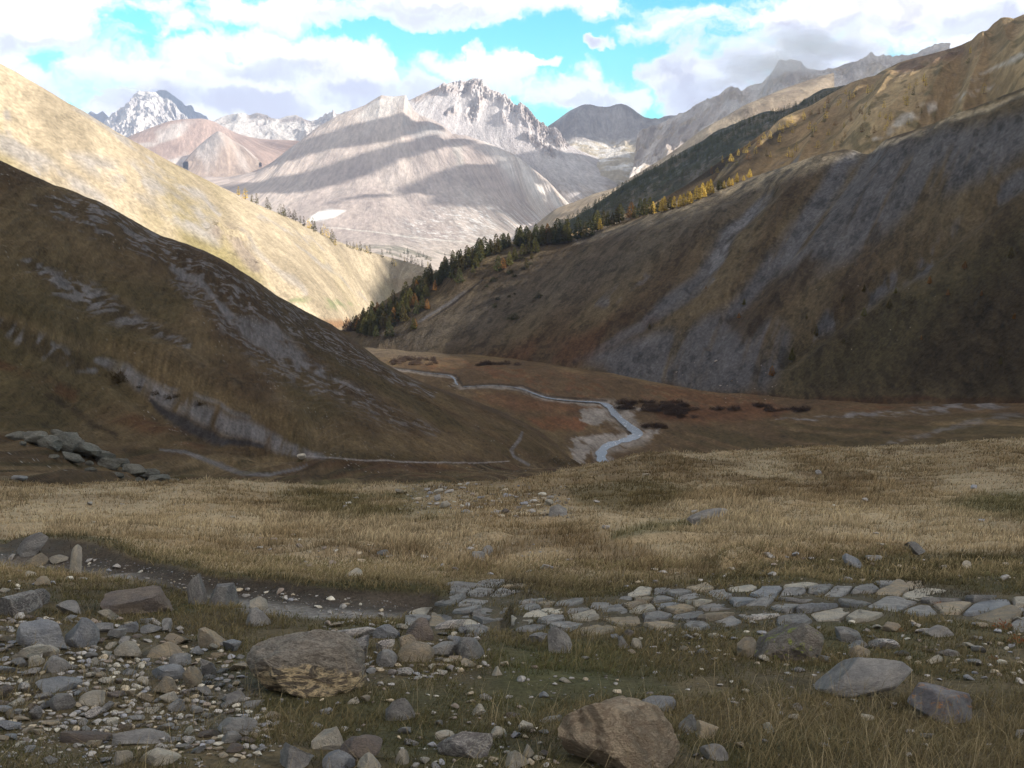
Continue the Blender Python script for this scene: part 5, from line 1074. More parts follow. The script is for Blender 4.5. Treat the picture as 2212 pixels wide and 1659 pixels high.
def rubble(p, n, w, d, h, yaw, mt, kb):
    global off
    v, f, _ = BASE[kb]; M = np.array(align(n, yaw)); vv = (v * np.array([w / 2, d / 2, h / 2])) @ M.T + p + n * h * .32
    RV.append(vv); RF.append(f + off); off += len(v); RC.append(np.tile(np.array(RCOL[mt]) * rg.uniform(.75, 1.2), (len(v), 1)))
for k, ((w_, u, v, where), p) in enumerate(zip(cand, cp)):
    fz = p[1] * CP - p[2] * SP; w = w_ * fz / F; kb = int(rg.integers(18)); shp = BASE[kb][2]; mt = str(rg.choice(['grey', 'blue', 'tan', 'pale', 'brown', 'veined', 'dark'], p=[.36, .14, .15, .17, .1, .04, .04]))
    n = fg_normal(p[0], p[1]); d = w * rg.uniform(.6, 1.0); h = w * (rg.uniform(.28, .42) if shp == 'flat' else rg.uniform(.42, .7)); yaw = rg.uniform(0, 360)
    if k < NS:
        key = (kb, mt)
        if key not in SMESH: SMESH[key] = new_mesh('stone', BASE[kb][0], BASE[kb][1], MS[mt]); sharp(SMESH[key])
        o = link('stone', SMESH[key], label=f"small {PAL[mt]} stone lying {where}", cat='stone', group=f"{PAL[mt]} stones {where}")
        place(o, p, n, w, d, h, yaw, rg.uniform(-12, 12), rg.uniform(-12, 12), sink=.14)
    else: rubble(p, n, w, d, h, yaw, mt, kb)
# the uncountable small rubble: chips and pebbles
sm = []
for i in range(10):
    v, f = rock_verts(4000 + i, 2, facets=7, lo=.5, hi=.85, rough=.03); sm.append((v / np.abs(v).max(0), f))
cu, cv_, cw, cm = [], [], [], []
for poly, cnt, lo, hi in ([(0, 1335), (330, 1340), (520, 1400), (700, 1540), (560, 1659), (0, 1659)], 700, 4, 12), ([(690, 1345), (1060, 1345), (1060, 1470), (780, 1470)], 160, 4, 12), (GRAVEL, 1500, 1.6, 6), ([(860, 1040), (1230, 1050), (1240, 1120), (880, 1120)], 420, 2.5, 7), ([(480, 1140), (1260, 1150), (1240, 1250), (620, 1240)], 260, 2.5, 7), ([(780, 1400), (2212, 1340), (2212, 1659), (800, 1659)], 420, 3, 10), (PAVE, 500, 2, 6), ([(0, 1560), (260, 1560), (260, 1659), (0, 1659)], 400, 2.5, 8), ([(1300, 1240), (2212, 1200), (2212, 1262), (1330, 1275)], 130, 3, 8):
    P2 = np.array(poly); u0, v0 = P2.min(0); u1, v1 = P2.max(0); U = rg.uniform(u0, u1, cnt * 3); Vv = rg.uniform(v0, v1, cnt * 3); m = inpoly(U, Vv, poly); cu.append(U[m][:cnt]); cv_.append(Vv[m][:cnt]); cw.append(lo + (hi - lo) * rg.uniform(size=len(U[m][:cnt])) ** 2.5)
cu = np.concatenate(cu); cv_ = np.concatenate(cv_); cw = np.concatenate(cw); ph = hits(cu, cv_)
fz = ph[:, 1] * CP - ph[:, 2] * SP; ww = cw * fz / F
for k in range(len(cu)):
    v, f = sm[k % 10]; yaw = rg.uniform(0, 6.283); cA, sA = math.cos(yaw), math.sin(yaw); w = ww[k]; vv = v * np.array([w / 2, w * rg.uniform(.3, .5), w * rg.uniform(.18, .36)])
    vv = np.stack([vv[:, 0] * cA - vv[:, 1] * sA, vv[:, 0] * sA + vv[:, 1] * cA, vv[:, 2] - .27 * (vv[:, 0] * 0)], 1); vv[:, 2] += -.3 * vv[:, 1]
    RV.append(vv + ph[k] + np.array([0, 0, w * .1])); RF.append(f + off); off += len(v)
    mt = list(RCOL)[int(rg.choice(7, p=[.46, .18, .13, .09, .09, .02, .03]))]; RC.append(np.tile(np.array(RCOL[mt]) * rg.uniform(.45, .95), (len(v), 1)))
M_rub, nt, b, _ = material('loose_rubble'); at = nt.n('ShaderNodeAttribute', attribute_name='Col'); tc = nt.n('ShaderNodeTexCoord'); n1 = nt.noise(tc.outputs['Object'], 60, 5, .65)
nt.put(b.inputs['Base Color'], nt.mix(nt.rng(n1, .35, .65, .0, .6), at.outputs['Color'], (.12, .11, .10))); nt.put(b.inputs['Normal'], nt.bump(n1, .6, .01))
link('rubble', new_mesh('rubble', np.concatenate(RV), np.concatenate(RF), M_rub, np.concatenate(RC)), kind='stuff')
# ------------------------------------------------------------------ grass
def grass_mat(name):
    m = bpy.data.materials.new(name); m.use_nodes = True; m.node_tree.nodes.clear(); t = NT(m.node_tree); o = t.n('ShaderNodeOutputMaterial')
    at = t.n('ShaderNodeAttribute', attribute_name='Col'); d = t.n('ShaderNodeBsdfDiffuse'); tr = t.n('ShaderNodeBsdfTranslucent'); mx = t.n('ShaderNodeMixShader'); mx.inputs[0].default_value = .25
    t.put(d.inputs[0], at.outputs['Color']); t.put(tr.inputs[0], at.outputs['Color']); L = m.node_tree.links
    L.new(d.outputs[0], mx.inputs[1]); L.new(tr.outputs[0], mx.inputs[2]); L.new(mx.outputs[0], o.inputs[0]); return m
M_grass = grass_mat('dry_grass')
def blades(name, X, D, h, w, col, lean, rngs, wind=(.25, -.1)):
    n = len(X); z = zground(X, D) - .004; b = np.stack([X, D, z], 1); ph = rngs.uniform(0, 2 * np.pi, n); ln = lean * rngs.uniform(.2, 1.4, n)
    dirx = np.cos(ph) * ln + wind[0] * lean; diry = np.sin(ph) * ln + wind[1] * lean; pf = rngs.uniform(0, np.pi, n); wx, wy = np.cos(pf) * w * .5, np.sin(pf) * w * .5 * .5
    wx = np.where(np.abs(wx) < .25 * w, .25 * w * np.sign(wx + 1e-9), wx); side = np.stack([wx, wy, 0 * wx], 1)
    mid = b + np.stack([dirx * h * .38, diry * h * .38, h * .58], 1); tip = b + np.stack([dirx * h * 1.0, diry * h * 1.0, h * np.clip(1.05 - .25 * ln, .4, 1)], 1)
    V = np.stack([b - side, b + side, mid - side * .75, mid + side * .75, tip], 1).reshape(-1, 3); i = np.arange(n)[:, None] * 5
    Fc = np.concatenate([i + np.array([[0, 1, 3]]), i + np.array([[0, 3, 2]]), i + np.array([[2, 3, 4]])], 0)
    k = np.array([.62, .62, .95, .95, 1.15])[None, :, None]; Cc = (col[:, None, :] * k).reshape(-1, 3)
    return V, Fc, Cc
def keep_mask(X, D):
    z = zground(X, D); u, v = proj(np.stack([X, D, z], 1)); g = area(u, v, GRAVEL, 5); pv = area(u, v, PAVE, 5); z0, _, _, tr, below, inb = fgfeat(X, D)
    bank = sstep(-1, 3, below) * (1 - sstep(16, 30, below)) * inb
    return u, v, (1 - .985 * g) * (1 - .35 * pv) * (1 - .97 * bank)
FT = np.array(FOOT)
def off_rocks(X, D):
    ok = np.ones(len(X), bool)
    for x, y, a, b in FT: ok &= ((X - x) / (a + 1e-6)) ** 2 + ((D - y) / (b + 1e-6)) ** 2 > .95
    return ok
rw = np.random.default_rng(21); parts = []
# matted turf near the camera
n = 260000; D = np.exp(rw.uniform(math.log(1.75), math.log(8.5), n)); X = rw.uniform(-1, 1, n) * (.62 * D + .9)
u, v, kp = keep_mask(X, D); pt = fbm(X / .5, D / .5, 3, 401); pt2 = fbm(X / .12, D / .12, 2, 402)
rub = area(u, v, [(0, 1340), (330, 1345), (540, 1410), (560, 1520), (500, 1640), (0, 1600)], 20)
sel = (rw.uniform(size=n) < kp * (1 - .72 * rub) * sstep(-.65, .1, pt + .5 * pt2)) & off_rocks(X, D); X, D, u, v, pt, pt2 = X[sel], D[sel], u[sel], v[sel], pt[sel], pt2[sel]; n = len(X)
dry = sstep(-.35, .45, pt + .5 * pt2 + .35 * sstep(1500, 2100, u) * sstep(1420, 1560, v) + rw.normal(size=n) * .25); far = sstep(1290, 1235, v)
col = .74 * mixc(mixc(C(.145, .13, .062), C(.105, .110, .048), rw.uniform(size=n)), mixc(C(.26, .20, .11), C(.37, .295, .175), rw.uniform(size=n)), dry * .75 + .25 * far) * (1 + .4 * far[:, None]); green = area(u, v, [(1040, 1390), (1330, 1400), (1360, 1480), (1080, 1520), (900, 1470)], 40); col = mixc(col, C(.095, .115, .035), .5 * green * rw.uniform(size=n))
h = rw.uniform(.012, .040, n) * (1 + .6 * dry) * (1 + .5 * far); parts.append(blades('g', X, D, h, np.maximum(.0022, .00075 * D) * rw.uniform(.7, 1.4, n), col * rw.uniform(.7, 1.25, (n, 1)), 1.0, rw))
# tall bleached stems
n = 9000; D = np.exp(rw.uniform(math.log(1.9), math.log(6.0), n)); X = rw.uniform(-1, 1, n) * (.6 * D + .6); u, v, kp = keep_mask(X, D)
dn = .2 + 1.1 * sstep(1450, 2000, u) * sstep(1400, 1520, v) + .25 * sstep(600, 900, u) * sstep(1480, 1560, v); cl = fbm(X / .25, D / .25, 2, 411); sel = (rw.uniform(size=n) < kp * dn * sstep(-.3, .4, cl)) & off_rocks(X, D); X, D = X[sel], D[sel]; n = len(X)
parts.append(blades('s', X, D, rw.uniform(.07, .19, n), np.full(n, .0016), mixc(C(.46, .38, .24), C(.36, .28, .17), rw.uniform(size=n)), .75, rw))
# straw meadow out to the crest
n = 420000; D = np.exp(rw.uniform(math.log(5.6), math.log(62), n)); X = rw.uniform(-1, 1, n) * (.60 * D + 1.5); u, v, kp = keep_mask(X, D); z = zground(X, D)
pt = fbm(X / (.12 * D ** .8), D / (.2 * D ** .8), 3, 421); bare = np.maximum(area(u, v, [(880, 1062), (1220, 1062), (1220, 1110), (900, 1112)], 14) * .6, 0); sel = (v < 1290) & (rw.uniform(size=n) < kp * (1 - bare) * (.25 + .75 * sstep(-.5, .2, pt))); X, D, pt, u, v, z = X[sel], D[sel], pt[sel], u[sel], v[sel], z[sel]; n = len(X)
gc = fgcolor(X, D, z); low = sstep(.12, .05, gc.mean(1)); h = rw.uniform(.025, .085, n) * (.6 + .8 * sstep(-.2, .5, fbm(X / .35, D / .35, 2, 433))) * (1 - .35 * sstep(1230, 1262, v)) * (1 - .45 * low) * (1 + .5 * sstep(.0, .5, pt)) * np.clip((D / 9) ** .35, .8, 1.7)
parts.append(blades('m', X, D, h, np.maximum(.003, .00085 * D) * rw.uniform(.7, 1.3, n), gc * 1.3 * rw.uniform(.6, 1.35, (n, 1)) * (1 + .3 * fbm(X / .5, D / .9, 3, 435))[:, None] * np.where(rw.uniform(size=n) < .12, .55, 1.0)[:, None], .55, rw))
V, Fc, Cc, o_ = [], [], [], 0
for a, b, c in parts: V.append(a); Fc.append(b + o_); Cc.append(c); o_ += len(a)
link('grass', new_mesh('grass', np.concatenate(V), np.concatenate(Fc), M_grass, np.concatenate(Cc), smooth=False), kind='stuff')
del V, Fc, Cc, parts
# ------------------------------------------------------------------ unseen clouds set up-sun so their shadows fall on the land (homogeneous puffs)
def cloud_mat(name, dens):
    m = bpy.data.materials.new(name); m.use_nodes = True; m.node_tree.nodes.clear(); t = NT(m.node_tree)
    o = t.n('ShaderNodeOutputMaterial'); pv = t.n('ShaderNodeVolumePrincipled'); pv.inputs['Color'].default_value = (.99, .99, 1, 1); pv.inputs['Density'].default_value = dens; pv.inputs['Anisotropy'].default_value = 0.2
    m.node_tree.links.new(pv.outputs[0], o.inputs['Volume']); return m
def shadow_cloud(spots, alt, dens, name='shade_cloud'):
    """spots: (target point on the land, radius); the cloud stands up-sun of them at height alt"""
    V, Fc, off = [], [], 0
    v0, f0 = ICO[4]
    for k, (p, rx, ry, rz) in enumerate(spots):
        t = (alt - p[2]) / SUN[2]; c = np.array(p) + SUN * t
        n = sfbm(v0[:, 0] * 1.6 + 5 * k + c[0] * .01, v0[:, 1] * 1.6 + v0[:, 2] * 1.3, 4, 300 + k)
        V.append(v0 * (1 + .38 * n[:, None]) * np.array([rx, ry, rz]) + c); Fc.append(f0 + off); off += len(v0)
    return V, Fc
def terr_hit(bvh, u, v):
    d = pixdir(u, v); h = bvh.ray_cast(Vector((0, 0, 0)), d, 30000); return None if h[0] is None else np.array(h[0][:])
bv_far = make_bvh({'central_mountain_dome', 'central_mountain_peak', 'brown_spur'}); bv_back = make_bvh({'blue_mountain', 'shaded_rock_peak', 'misty_rock_peaks'}); bv_wood = make_bvh({'wooded_slope'})
M_cl = cloud_mat('cloud_vapour', .09); M_shade_bank = cloud_mat('shade_bank_vapour', .03)
def put_cloud(spots, alt, mat):
    V, Fc = shadow_cloud(spots, alt, 0)
    for a, f in zip(V, Fc):
        f = f - f.min(); link('shade_cloud', new_mesh('shade_cloud', a, f, mat), kind='stuff')
def along(bvh, pts, step=26):
    out = []
    for (u0, v0, a0), (u1, v1, a1) in zip(pts[:-1], pts[1:]):
        n = max(1, int(math.hypot(u1 - u0, v1 - v0) / step))
        for k in range(n):
            t = (k + .5) / n; p = terr_hit(bvh, u0 + t * (u1 - u0), v0 + t * (v1 - v0))
            if p is not None: r = (a0 + t * (a1 - a0)) * p[1] / F; out.append((p, r * 1.3, r * 2.8, r * .8))
    return out
sh = along(bv_far, [(610, 345, 16), (680, 312, 24), (760, 290, 29), (850, 280, 26), (930, 272, 14), (965, 280, 8)]) + along(bv_far, [(480, 410, 14), (540, 405, 24), (640, 396, 32), (720, 378, 32), (800, 350, 30), (880, 322, 23), (960, 308, 14), (1020, 308, 14), (1058, 325, 10)]) \
   + along(bv_far, [(890, 408, 14), (960, 390, 36), (1020, 382, 40), (1070, 402, 36), (1100, 428, 26)]) + along(bv_far, [(960, 425, 20), (1050, 428, 22), (1110, 458, 24), (1160, 478, 22), (1195, 495, 12)]) \
   + along(bv_far, [(700, 442, 7), (770, 424, 9), (850, 422, 9)]) + along(bv_far, [(1255, 385, 18), (1300, 372, 34), (1345, 380, 26), (1385, 385, 10)]) + along(bv_far, [(1140, 345, 8), (1185, 350, 9)])
put_cloud(sh, 1750, M_cl)
sh = []
for u, v, rx, ry in ((1230, 262, 600, 700), (1300, 255, 600, 700), (1370, 265, 600, 600), (1440, 270, 500, 500), (1290, 285, 500, 400), (1200, 285, 300, 300), (360, 215, 700, 900), (400, 240, 700, 900), (430, 252, 600, 900)):
    p = terr_hit(bv_back, u, v)
    if p is not None: sh.append((p, rx, ry, 200))
put_cloud(sh, 2300, M_cl)
sh = []
for u, v in ((1230, 500), (1290, 460), (1350, 430), (1420, 395), (1480, 360), (1540, 330), (1600, 300), (1660, 268), (1720, 245), (1790, 212), (1300, 480), (1380, 440), (1250, 510), (1330, 490), (1430, 430)):
    p = terr_hit(bv_wood, u, v)
    if p is not None: sh.append((p, 60 + (u - 1200) * .3, 60 + (u - 1200) * .2, 60))
put_cloud(sh, 1700, M_cl)  # unseen puffs added to keep the wooded slope in shadow
# unseen cloud bank added to shade the pass, cut back where the crest stays lit
sh, thin = [], []
for X in range(-420, 330, 100):
    for Y in range(-40, 640, 110):
        lim = 380 if X < -200 else 400 if X < -60 else 370 if X < 40 else 320 if X < 90 else 260
        if Y > lim: continue
        (thin if Y < 60 and abs(X) < 130 else sh).append(((X + random.uniform(-15, 15), Y + random.uniform(-15, 15) + 70, -45.0), 105, 105, 80))
for X in range(150, 260, 42):
    for Y in range(330, 640, 45): sh.append(((X + random.uniform(-6, 6), Y + random.uniform(-6, 6), -45.0), 42, 42, 34))  # small unseen puffs added to darken the right hill's face
put_cloud(sh, 1650, M_shade_bank); put_cloud(thin, 1650, cloud_mat('shade_bank_vapour_thin', THIN))
# mist wrapping the rock peaks at the right
M_mist = cloud_mat('mist_vapour', .0015); M_mist2 = cloud_mat('mist_vapour_thin', .0007)
v0, f0 = ICO[4]; rm = np.random.default_rng(3); V, Fc, off = [], [], 0
for u, v, D, w, h, m_ in ((1655, 165, 4500, 120, 70, 0), (1610, 215, 4400, 70, 50, 0), (1640, 250, 4200, 60, 40, 1), (1770, 120, 4500, 160, 60, 0), (1720, 190, 4200, 120, 40, 1), (1850, 105, 4400, 140, 44, 1), (1560, 185, 4700, 60, 34, 0), (1520, 225, 4700, 60, 30, 0), (1490, 255, 4700, 60, 24, 0), (1530, 270, 4500, 50, 24, 1), (1450, 270, 5000, 60, 20, 1), (1600, 120, 4600, 130, 60, 1), (1690, 90, 4600, 150, 50, 0), (1570, 245, 4300, 40, 26, 1), (1700, 132, 4300, 110, 46, 0), (1660, 150, 4300, 60, 50, 0), (1745, 150, 4300, 70, 30, 0), (360, 182, 11400, 70, 20, 0), (300, 190, 11400, 60, 14, 1)):
    for k in range(4):
        c = pix(u + rm.uniform(-.5, .5) * w, v + rm.uniform(-.4, .4) * h, D + rm.uniform(-150, 150)); sc_ = D / F; n = fbm(v0[:, 0] * 1.5 + 9 * k + u, v0[:, 2] * 1.5 + v0[:, 1] + v, 4, 500 + k) + .5 * fbm(v0[:, 0] * 4 + k, v0[:, 2] * 4 + v0[:, 1] * 2, 3, 540 + k)
        a = v0 * (1 + .55 * n[:, None]) * np.array([w * .62 * sc_, w * .45 * sc_, h * .55 * sc_]) * rm.uniform(.5, .9) + c
        link('mist', new_mesh('mist', a, f0, M_mist2 if m_ or D > 9000 else M_mist), kind='stuff')
# ------------------------------------------------------------------ trees, shrubs, stream, outcrop
def leaf_mat(name, c1, c2, tr=.25):
    m = bpy.data.materials.new(name); m.use_nodes = True; m.node_tree.nodes.clear(); t = NT(m.node_tree); o = t.n('ShaderNodeOutputMaterial'); tc = t.n('ShaderNodeTexCoord'); oi = t.n('ShaderNodeObjectInfo')
    n = t.noise(tc.outputs['Object'], 9.0, 3, .6); c = t.mix(t.rng(n, .35, .65, 0, 1), c1, c2); f = t.m('ADD', .72, t.m('MULTIPLY', oi.outputs['Random'], .6)); g = t.n('ShaderNodeCombineColor'); [t.put(g.inputs[i], f) for i in range(3)]
    c = t.mix(1.0, c, g.outputs[0], 'MULTIPLY'); d = t.n('ShaderNodeBsdfDiffuse'); tl = t.n('ShaderNodeBsdfTranslucent'); mx = t.n('ShaderNodeMixShader'); mx.inputs[0].default_value = tr
    t.put(d.inputs[0], c); t.put(tl.inputs[0], c); L = m.node_tree.links; L.new(d.outputs[0], mx.inputs[1]); L.new(tl.outputs[0], mx.inputs[2]); L.new(mx.outputs[0], o.inputs[0]); return m
LM = dict(dark=leaf_mat('dark_needles', (.050, .058, .026), (.085, .085, .036)), olive=leaf_mat('olive_needles', (.085, .085, .028), (.13, .115, .038)), gold=leaf_mat('golden_needles', (.66, .47, .11), (.50, .38, .11)), rust=leaf_mat('rusty_needles', (.26, .13, .045), (.19, .11, .04)), brown=leaf_mat('brown_green_needles', (.10, .075, .032), (.075, .07, .028)))
M_bark, nt, b, _ = material('bark'); b.inputs['Base Color'].default_value = (.10, .075, .055, 1)
def crown_mesh(seed, nq, slim, ragged, mat):
    r = np.random.default_rng(seed); V = []; lean = r.normal(size=2) * .03
    for k in range(nq):
        z = r.uniform(0, 1) ** 1.25; env = slim * ((1 - z) ** .6 + .03) * (.55 + .45 * min(1, z / .16)) * (1 + ragged * math.sin(z * 31 + seed) * .5 + ragged * r.normal() * .4)
        a = r.uniform(0, 6.283); env *= 1 + .22 * math.sin(a * 3 + z * 9 + seed); rr = env * math.sqrt(r.uniform(.15, 1)); p = np.array([math.cos(a) * rr + lean[0] * z, math.sin(a) * rr + lean[1] * z, .14 + .86 * z - .10 * rr / slim * .6])
        s = r.uniform(.028, .058) * (1.15 - .6 * z); t1 = np.array([math.cos(a), math.sin(a), r.uniform(-.9, .1)]); t1 /= np.linalg.norm(t1); t2 = np.cross(t1, r.normal(size=3)); t2 /= np.linalg.norm(t2) + 1e-6
        V += [p - t1 * s - t2 * s * .5, p + t1 * s * 1.3, p + t2 * s * .9 - t1 * s * .2]
    return new_mesh('crown', np.array(V), np.arange(len(V)).reshape(-1, 3), mat, smooth=False)
def trunk_mesh():
    n = 7; V = []
    for z, r in ((-.05, .022), (.12, .017), (.5, .010), (.93, .002)): V += [(r * math.cos(6.283 * k / n), r * math.sin(6.283 * k / n), z) for k in range(n)]
    Fc = [(l * n + k, l * n + (k + 1) % n, (l + 1) * n + (k + 1) % n, (l + 1) * n + k) for l in range(3) for k in range(n)]
    return new_mesh('trunk', np.array(V), np.array(Fc), M_bark)
TRUNK = trunk_mesh(); CROWN = {(c, i): crown_mesh(50 + 7 * i + 3 * k, 620, (.24, .28, .21, .32)[i], .28, LM[c]) for k, c in enumerate(LM) for i in range(4)}
CROWN_S = {(c, i): crown_mesh(150 + 7 * i + 3 * k, 150, (.22, .28, .19, .33)[i], .3, LM[c]) for k, c in enumerate(('gold', 'rust', 'olive', 'dark', 'brown')) for i in range(4)}
def joined_small(c, i):
    src = CROWN_S[(c, i)]; v = np.array([x.co[:] for x in src.vertices]); tv = np.array([x.co[:] for x in TRUNK.vertices]); tf = np.array([x.vertices[:] for x in TRUNK.polygons]); tri = np.concatenate([np.arange(len(v)).reshape(-1, 3), tf[:, [0, 1, 2]] + len(v), tf[:, [0, 2, 3]] + len(v)])
    me = new_mesh('larch', np.concatenate([v * np.array([1, 1, 1]), tv]), tri, LM[c], smooth=False); me.materials.append(M_bark); me.polygons.foreach_set('material_index', np.concatenate([np.zeros(len(v) // 3, np.int32), np.ones(2 * len(tf), np.int32)])); return me
SMALL = {k: joined_small(*k) for k in CROWN_S}
rt = np.random.default_rng(77); NT_ = 0
NAMEC = dict(dark='dark green conifer', olive='olive green larch', gold='golden autumn larch', rust='rusty orange larch', brown='brown-green larch')
def tree(bvh, u, v, hpx, col, where, full=True, step=3, tries=14):
    global NT_
    p = None
    for k in range(tries):
        h = bvh.ray_cast(Vector((0, 0, 0)), pixdir(u, v + k * step), 30000)
        if h[0] is not None: p = h[0]; break
    if p is None: return
    fz = p[1] * CP - p[2] * SP; H_ = hpx * fz / F; nm = 'conifer' if col == 'dark' else 'larch'; i = int(rt.integers(4)); wsc = rt.uniform(.85, 1.2); lab = f"{NAMEC[col]} {where}"; grp = f"{NAMEC[col]}s {where}"
    if full:
        e = link(nm, None, label=lab, cat='tree', group=grp); e.location = p; e.scale = (H_ * wsc, H_ * wsc, H_); e.rotation_euler = (0, 0, rt.uniform(0, 6.28)); link('trunk', TRUNK, e); link('crown', CROWN[(col, i)], e)
    else:
        e = link(nm, SMALL[(col, i)], label=lab, cat='tree', group=grp); e.location = p; e.scale = (H_ * wsc, H_ * wsc, H_); e.rotation_euler = (0, 0, rt.uniform(0, 6.28))
    NT_ += 1
bR = make_bvh({'right_hillside'}); bL = make_bvh({'larch_slope'}); bS = make_bvh({'sunlit_left_hillside'}); bD = make_bvh({'central_mountain_dome'}); bW = make_bvh({'wooded_slope'}); bV = make_bvh({'valley_floor', 'right_hillside'}); bN = make_bvh({'near_left_hillside'})
def ch(cols, ps): return str(rt.choice(cols, p=ps))
# the wood on the spur
spine = np.array([(768, 712), (800, 686), (850, 655), (900, 620), (950, 590), (1000, 566), (1050, 545), (1090, 530), (1140, 523), (1180, 520), (1225, 518)], float); kk_ = np.linspace(0, 1, len(spine))
for k in range(175):
    t = rt.uniform(0, 1) ** 1.15; u, v = np.interp(t, kk_, spine[:, 0]), np.interp(t, kk_, spine[:, 1]); wd_ = np.interp(u, [770, 860, 950, 1050, 1230], [10, 40, 22, 8, 6]); v += abs(rt.normal()) * wd_ * .8 + rt.uniform(0, 3)
    if u < 900: u += rt.uniform(-4, 22)
    tree(bR, u, v, rt.uniform(26, 45) * (.9 if u < 900 else .92), ch(['dark', 'brown', 'olive', 'rust'], [.40, .27, .26, .07]), "in the wood on the spur of the right hillside")
for u, v, c, h in ((912, 671, 'dark', 34), (923, 669, 'rust', 24), (874, 697, 'brown', 40), (850, 699, 'rust', 36), (1076, 588, 'dark', 36), (1087, 582, 'rust', 26), (1100, 575, 'olive', 32), (1112, 563, 'olive', 30), (1129, 552, 'olive', 26), (1142, 548, 'olive', 26), (1157, 548, 'olive', 34), (1138, 582, 'brown', 26), (1149, 560, 'brown', 18), (1022, 590, 'olive', 18), (897, 708, 'rust', 20), (800, 708, 'rust', 24)):
    tree(bR, u, v, h, c, "standing apart below the wood on the spur")
ROW = [(1204, 527, 'dark', 44), (1225, 525, 'olive', 42), (1248, 520, 'dark', 40), (1262, 517, 'brown', 30), (1273, 512, 'dark', 30), (1284, 501, 'dark', 34), (1297, 497, 'gold', 20), (1290, 496, 'olive', 36), (1312, 491, 'olive', 28), (1303, 492, 'brown', 30), (1322, 487, 'brown', 22), (1338, 482, 'olive', 34), (1332, 484, 'brown', 30), (1363, 474, 'rust', 30), (1371, 473, 'olive', 22), (1382, 469, 'dark', 32), (1391, 468, 'olive', 32), (1404, 466, 'olive', 32), (1410, 463, 'gold', 22), (1421, 460, 'dark', 20), (1429, 459, 'gold', 24), (1436, 457, 'gold', 26), (1448, 453, 'olive', 22), (1455, 451, 'gold', 22), (1469, 449, 'gold', 22), (1476, 446, 'gold', 22), (1485, 443, 'gold', 24), (1491, 441, 'gold', 22), (1504, 434, 'gold', 26), (1511, 431, 'gold', 16), (1517, 428, 'gold', 26), (1527, 422, 'gold', 24), (1534, 420, 'gold', 26), (1540, 418, 'gold', 14), (1551, 412, 'olive', 18), (1556, 410, 'olive', 16), (1563, 408, 'gold', 14), (1574, 404, 'gold', 16), (1580, 402, 'gold', 13), (1591, 396, 'gold', 18), (1606, 391, 'gold', 10), (1619, 385, 'gold', 16)]
for u, v, c, h in ROW: tree(bR, u, v, h * 1.25, c, "in the row along the crest of the right hillside")
for u, v, h, c in ((1710, 781, 38, 'brown'), (1763, 727, 30, 'dark'), (1920, 667, 28, 'dark'), (1866, 685, 26, 'brown'), (1820, 653, 20, 'dark'), (1667, 813, 30, 'rust'), (2083, 582, 22, 'rust'), (2008, 614, 22, 'rust'), (2047, 639, 18, 'rust'), (2182, 560, 34, 'dark'), (2161, 788, 22, 'dark'), (1607, 660, 20, 'brown'), (1596, 688, 16, 'rust'), (1525, 625, 10, 'rust'), (1866, 632, 22, 'dark'), (1934, 635, 18, 'brown'), (1403, 712, 16, 'dark'), (1822, 742, 14, 'dark'), (1742, 690, 14, 'dark'), (2120, 640, 16, 'rust'), (1990, 735, 14, 'rust'), (2190, 690, 18, 'rust')):
    tree(bR, u, v, h * .8, dict(dark='brown', brown='olive', rust='rust')[c], "alone on the shaded face of the right hillside")
# left crest
LC = [(518, 420), (533, 425), (541, 428), (548, 431), (556, 436), (579, 448), (583, 451), (604, 459), (611, 462), (618, 466), (624, 468), (632, 472), (639, 475), (647, 480), (660, 487), (668, 491), (676, 494), (684, 499), (692, 503), (699, 507), (707, 512), (714, 517), (722, 523), (727, 528)]
for u, v in LC: tree(bS, u + rt.uniform(-3, 3), v + 3, rt.uniform(15, 28), ch(['olive', 'gold', 'brown'], [.65, .2, .15]), "on the skyline of the sunlit left hillside", False)
for u, v in ((750, 533), (756, 535), (764, 537), (771, 540), (779, 542), (789, 545), (794, 547), (800, 549), (826, 557), (852, 575), (848, 571), (874, 566), (880, 566), (889, 568), (896, 569), (912, 574), (925, 577), (903, 571)):
    tree(bS, u, v + 1, rt.uniform(12, 22), ch(['olive', 'gold'], [.6, .4]), "at the far foot of the sunlit left hillside", False)
# golden larches over the far right slope
for u, v in [(1560 + 290 * t + rt.uniform(-12, 12), 352 - 160 * t + rt.uniform(2, 14)) for t in np.linspace(0, 1, 34)]: tree(bL, u, v, rt.uniform(11, 19), ch(['gold', 'olive', 'rust'], [.6, .3, .1]), "along the left edge of the far right slope", False)
nn = 0
while nn < 64:
    u, v = rt.uniform(1480, 2200), rt.uniform(110, 440); lim = np.interp(u, [1480, 1640, 1800, 1900, 2212], [425, 372, 325, 303, 190]); top = np.interp(u, [1480, 1640, 1850, 2030, 2212], [395, 300, 205, 130, 60])
    if not (top < v < lim - 6): continue
    if rt.uniform() > math.exp(-((u - 1780) / 210) ** 2 - ((v - 270) / 110) ** 2) + .2: continue
    tree(bL, u, v, rt.uniform(12, 23), ch(['gold', 'rust', 'olive'], [.6, .2, .2]), "scattered over the far right slope", False); nn += 1
for u, v, n_ in ((916, 557, 6), (932, 562, 4), (962, 551, 2), (990, 553, 2), (863, 556, 2), (878, 550, 3), (1010, 548, 3), (840, 548, 2)):
    for k in range(n_): tree(bD, u + rt.normal() * 7, v + rt.normal() * 1.5, rt.uniform(7, 13), ch(['dark', 'olive'], [.7, .3]), "far off on the plain beyond the valley mouth", False)
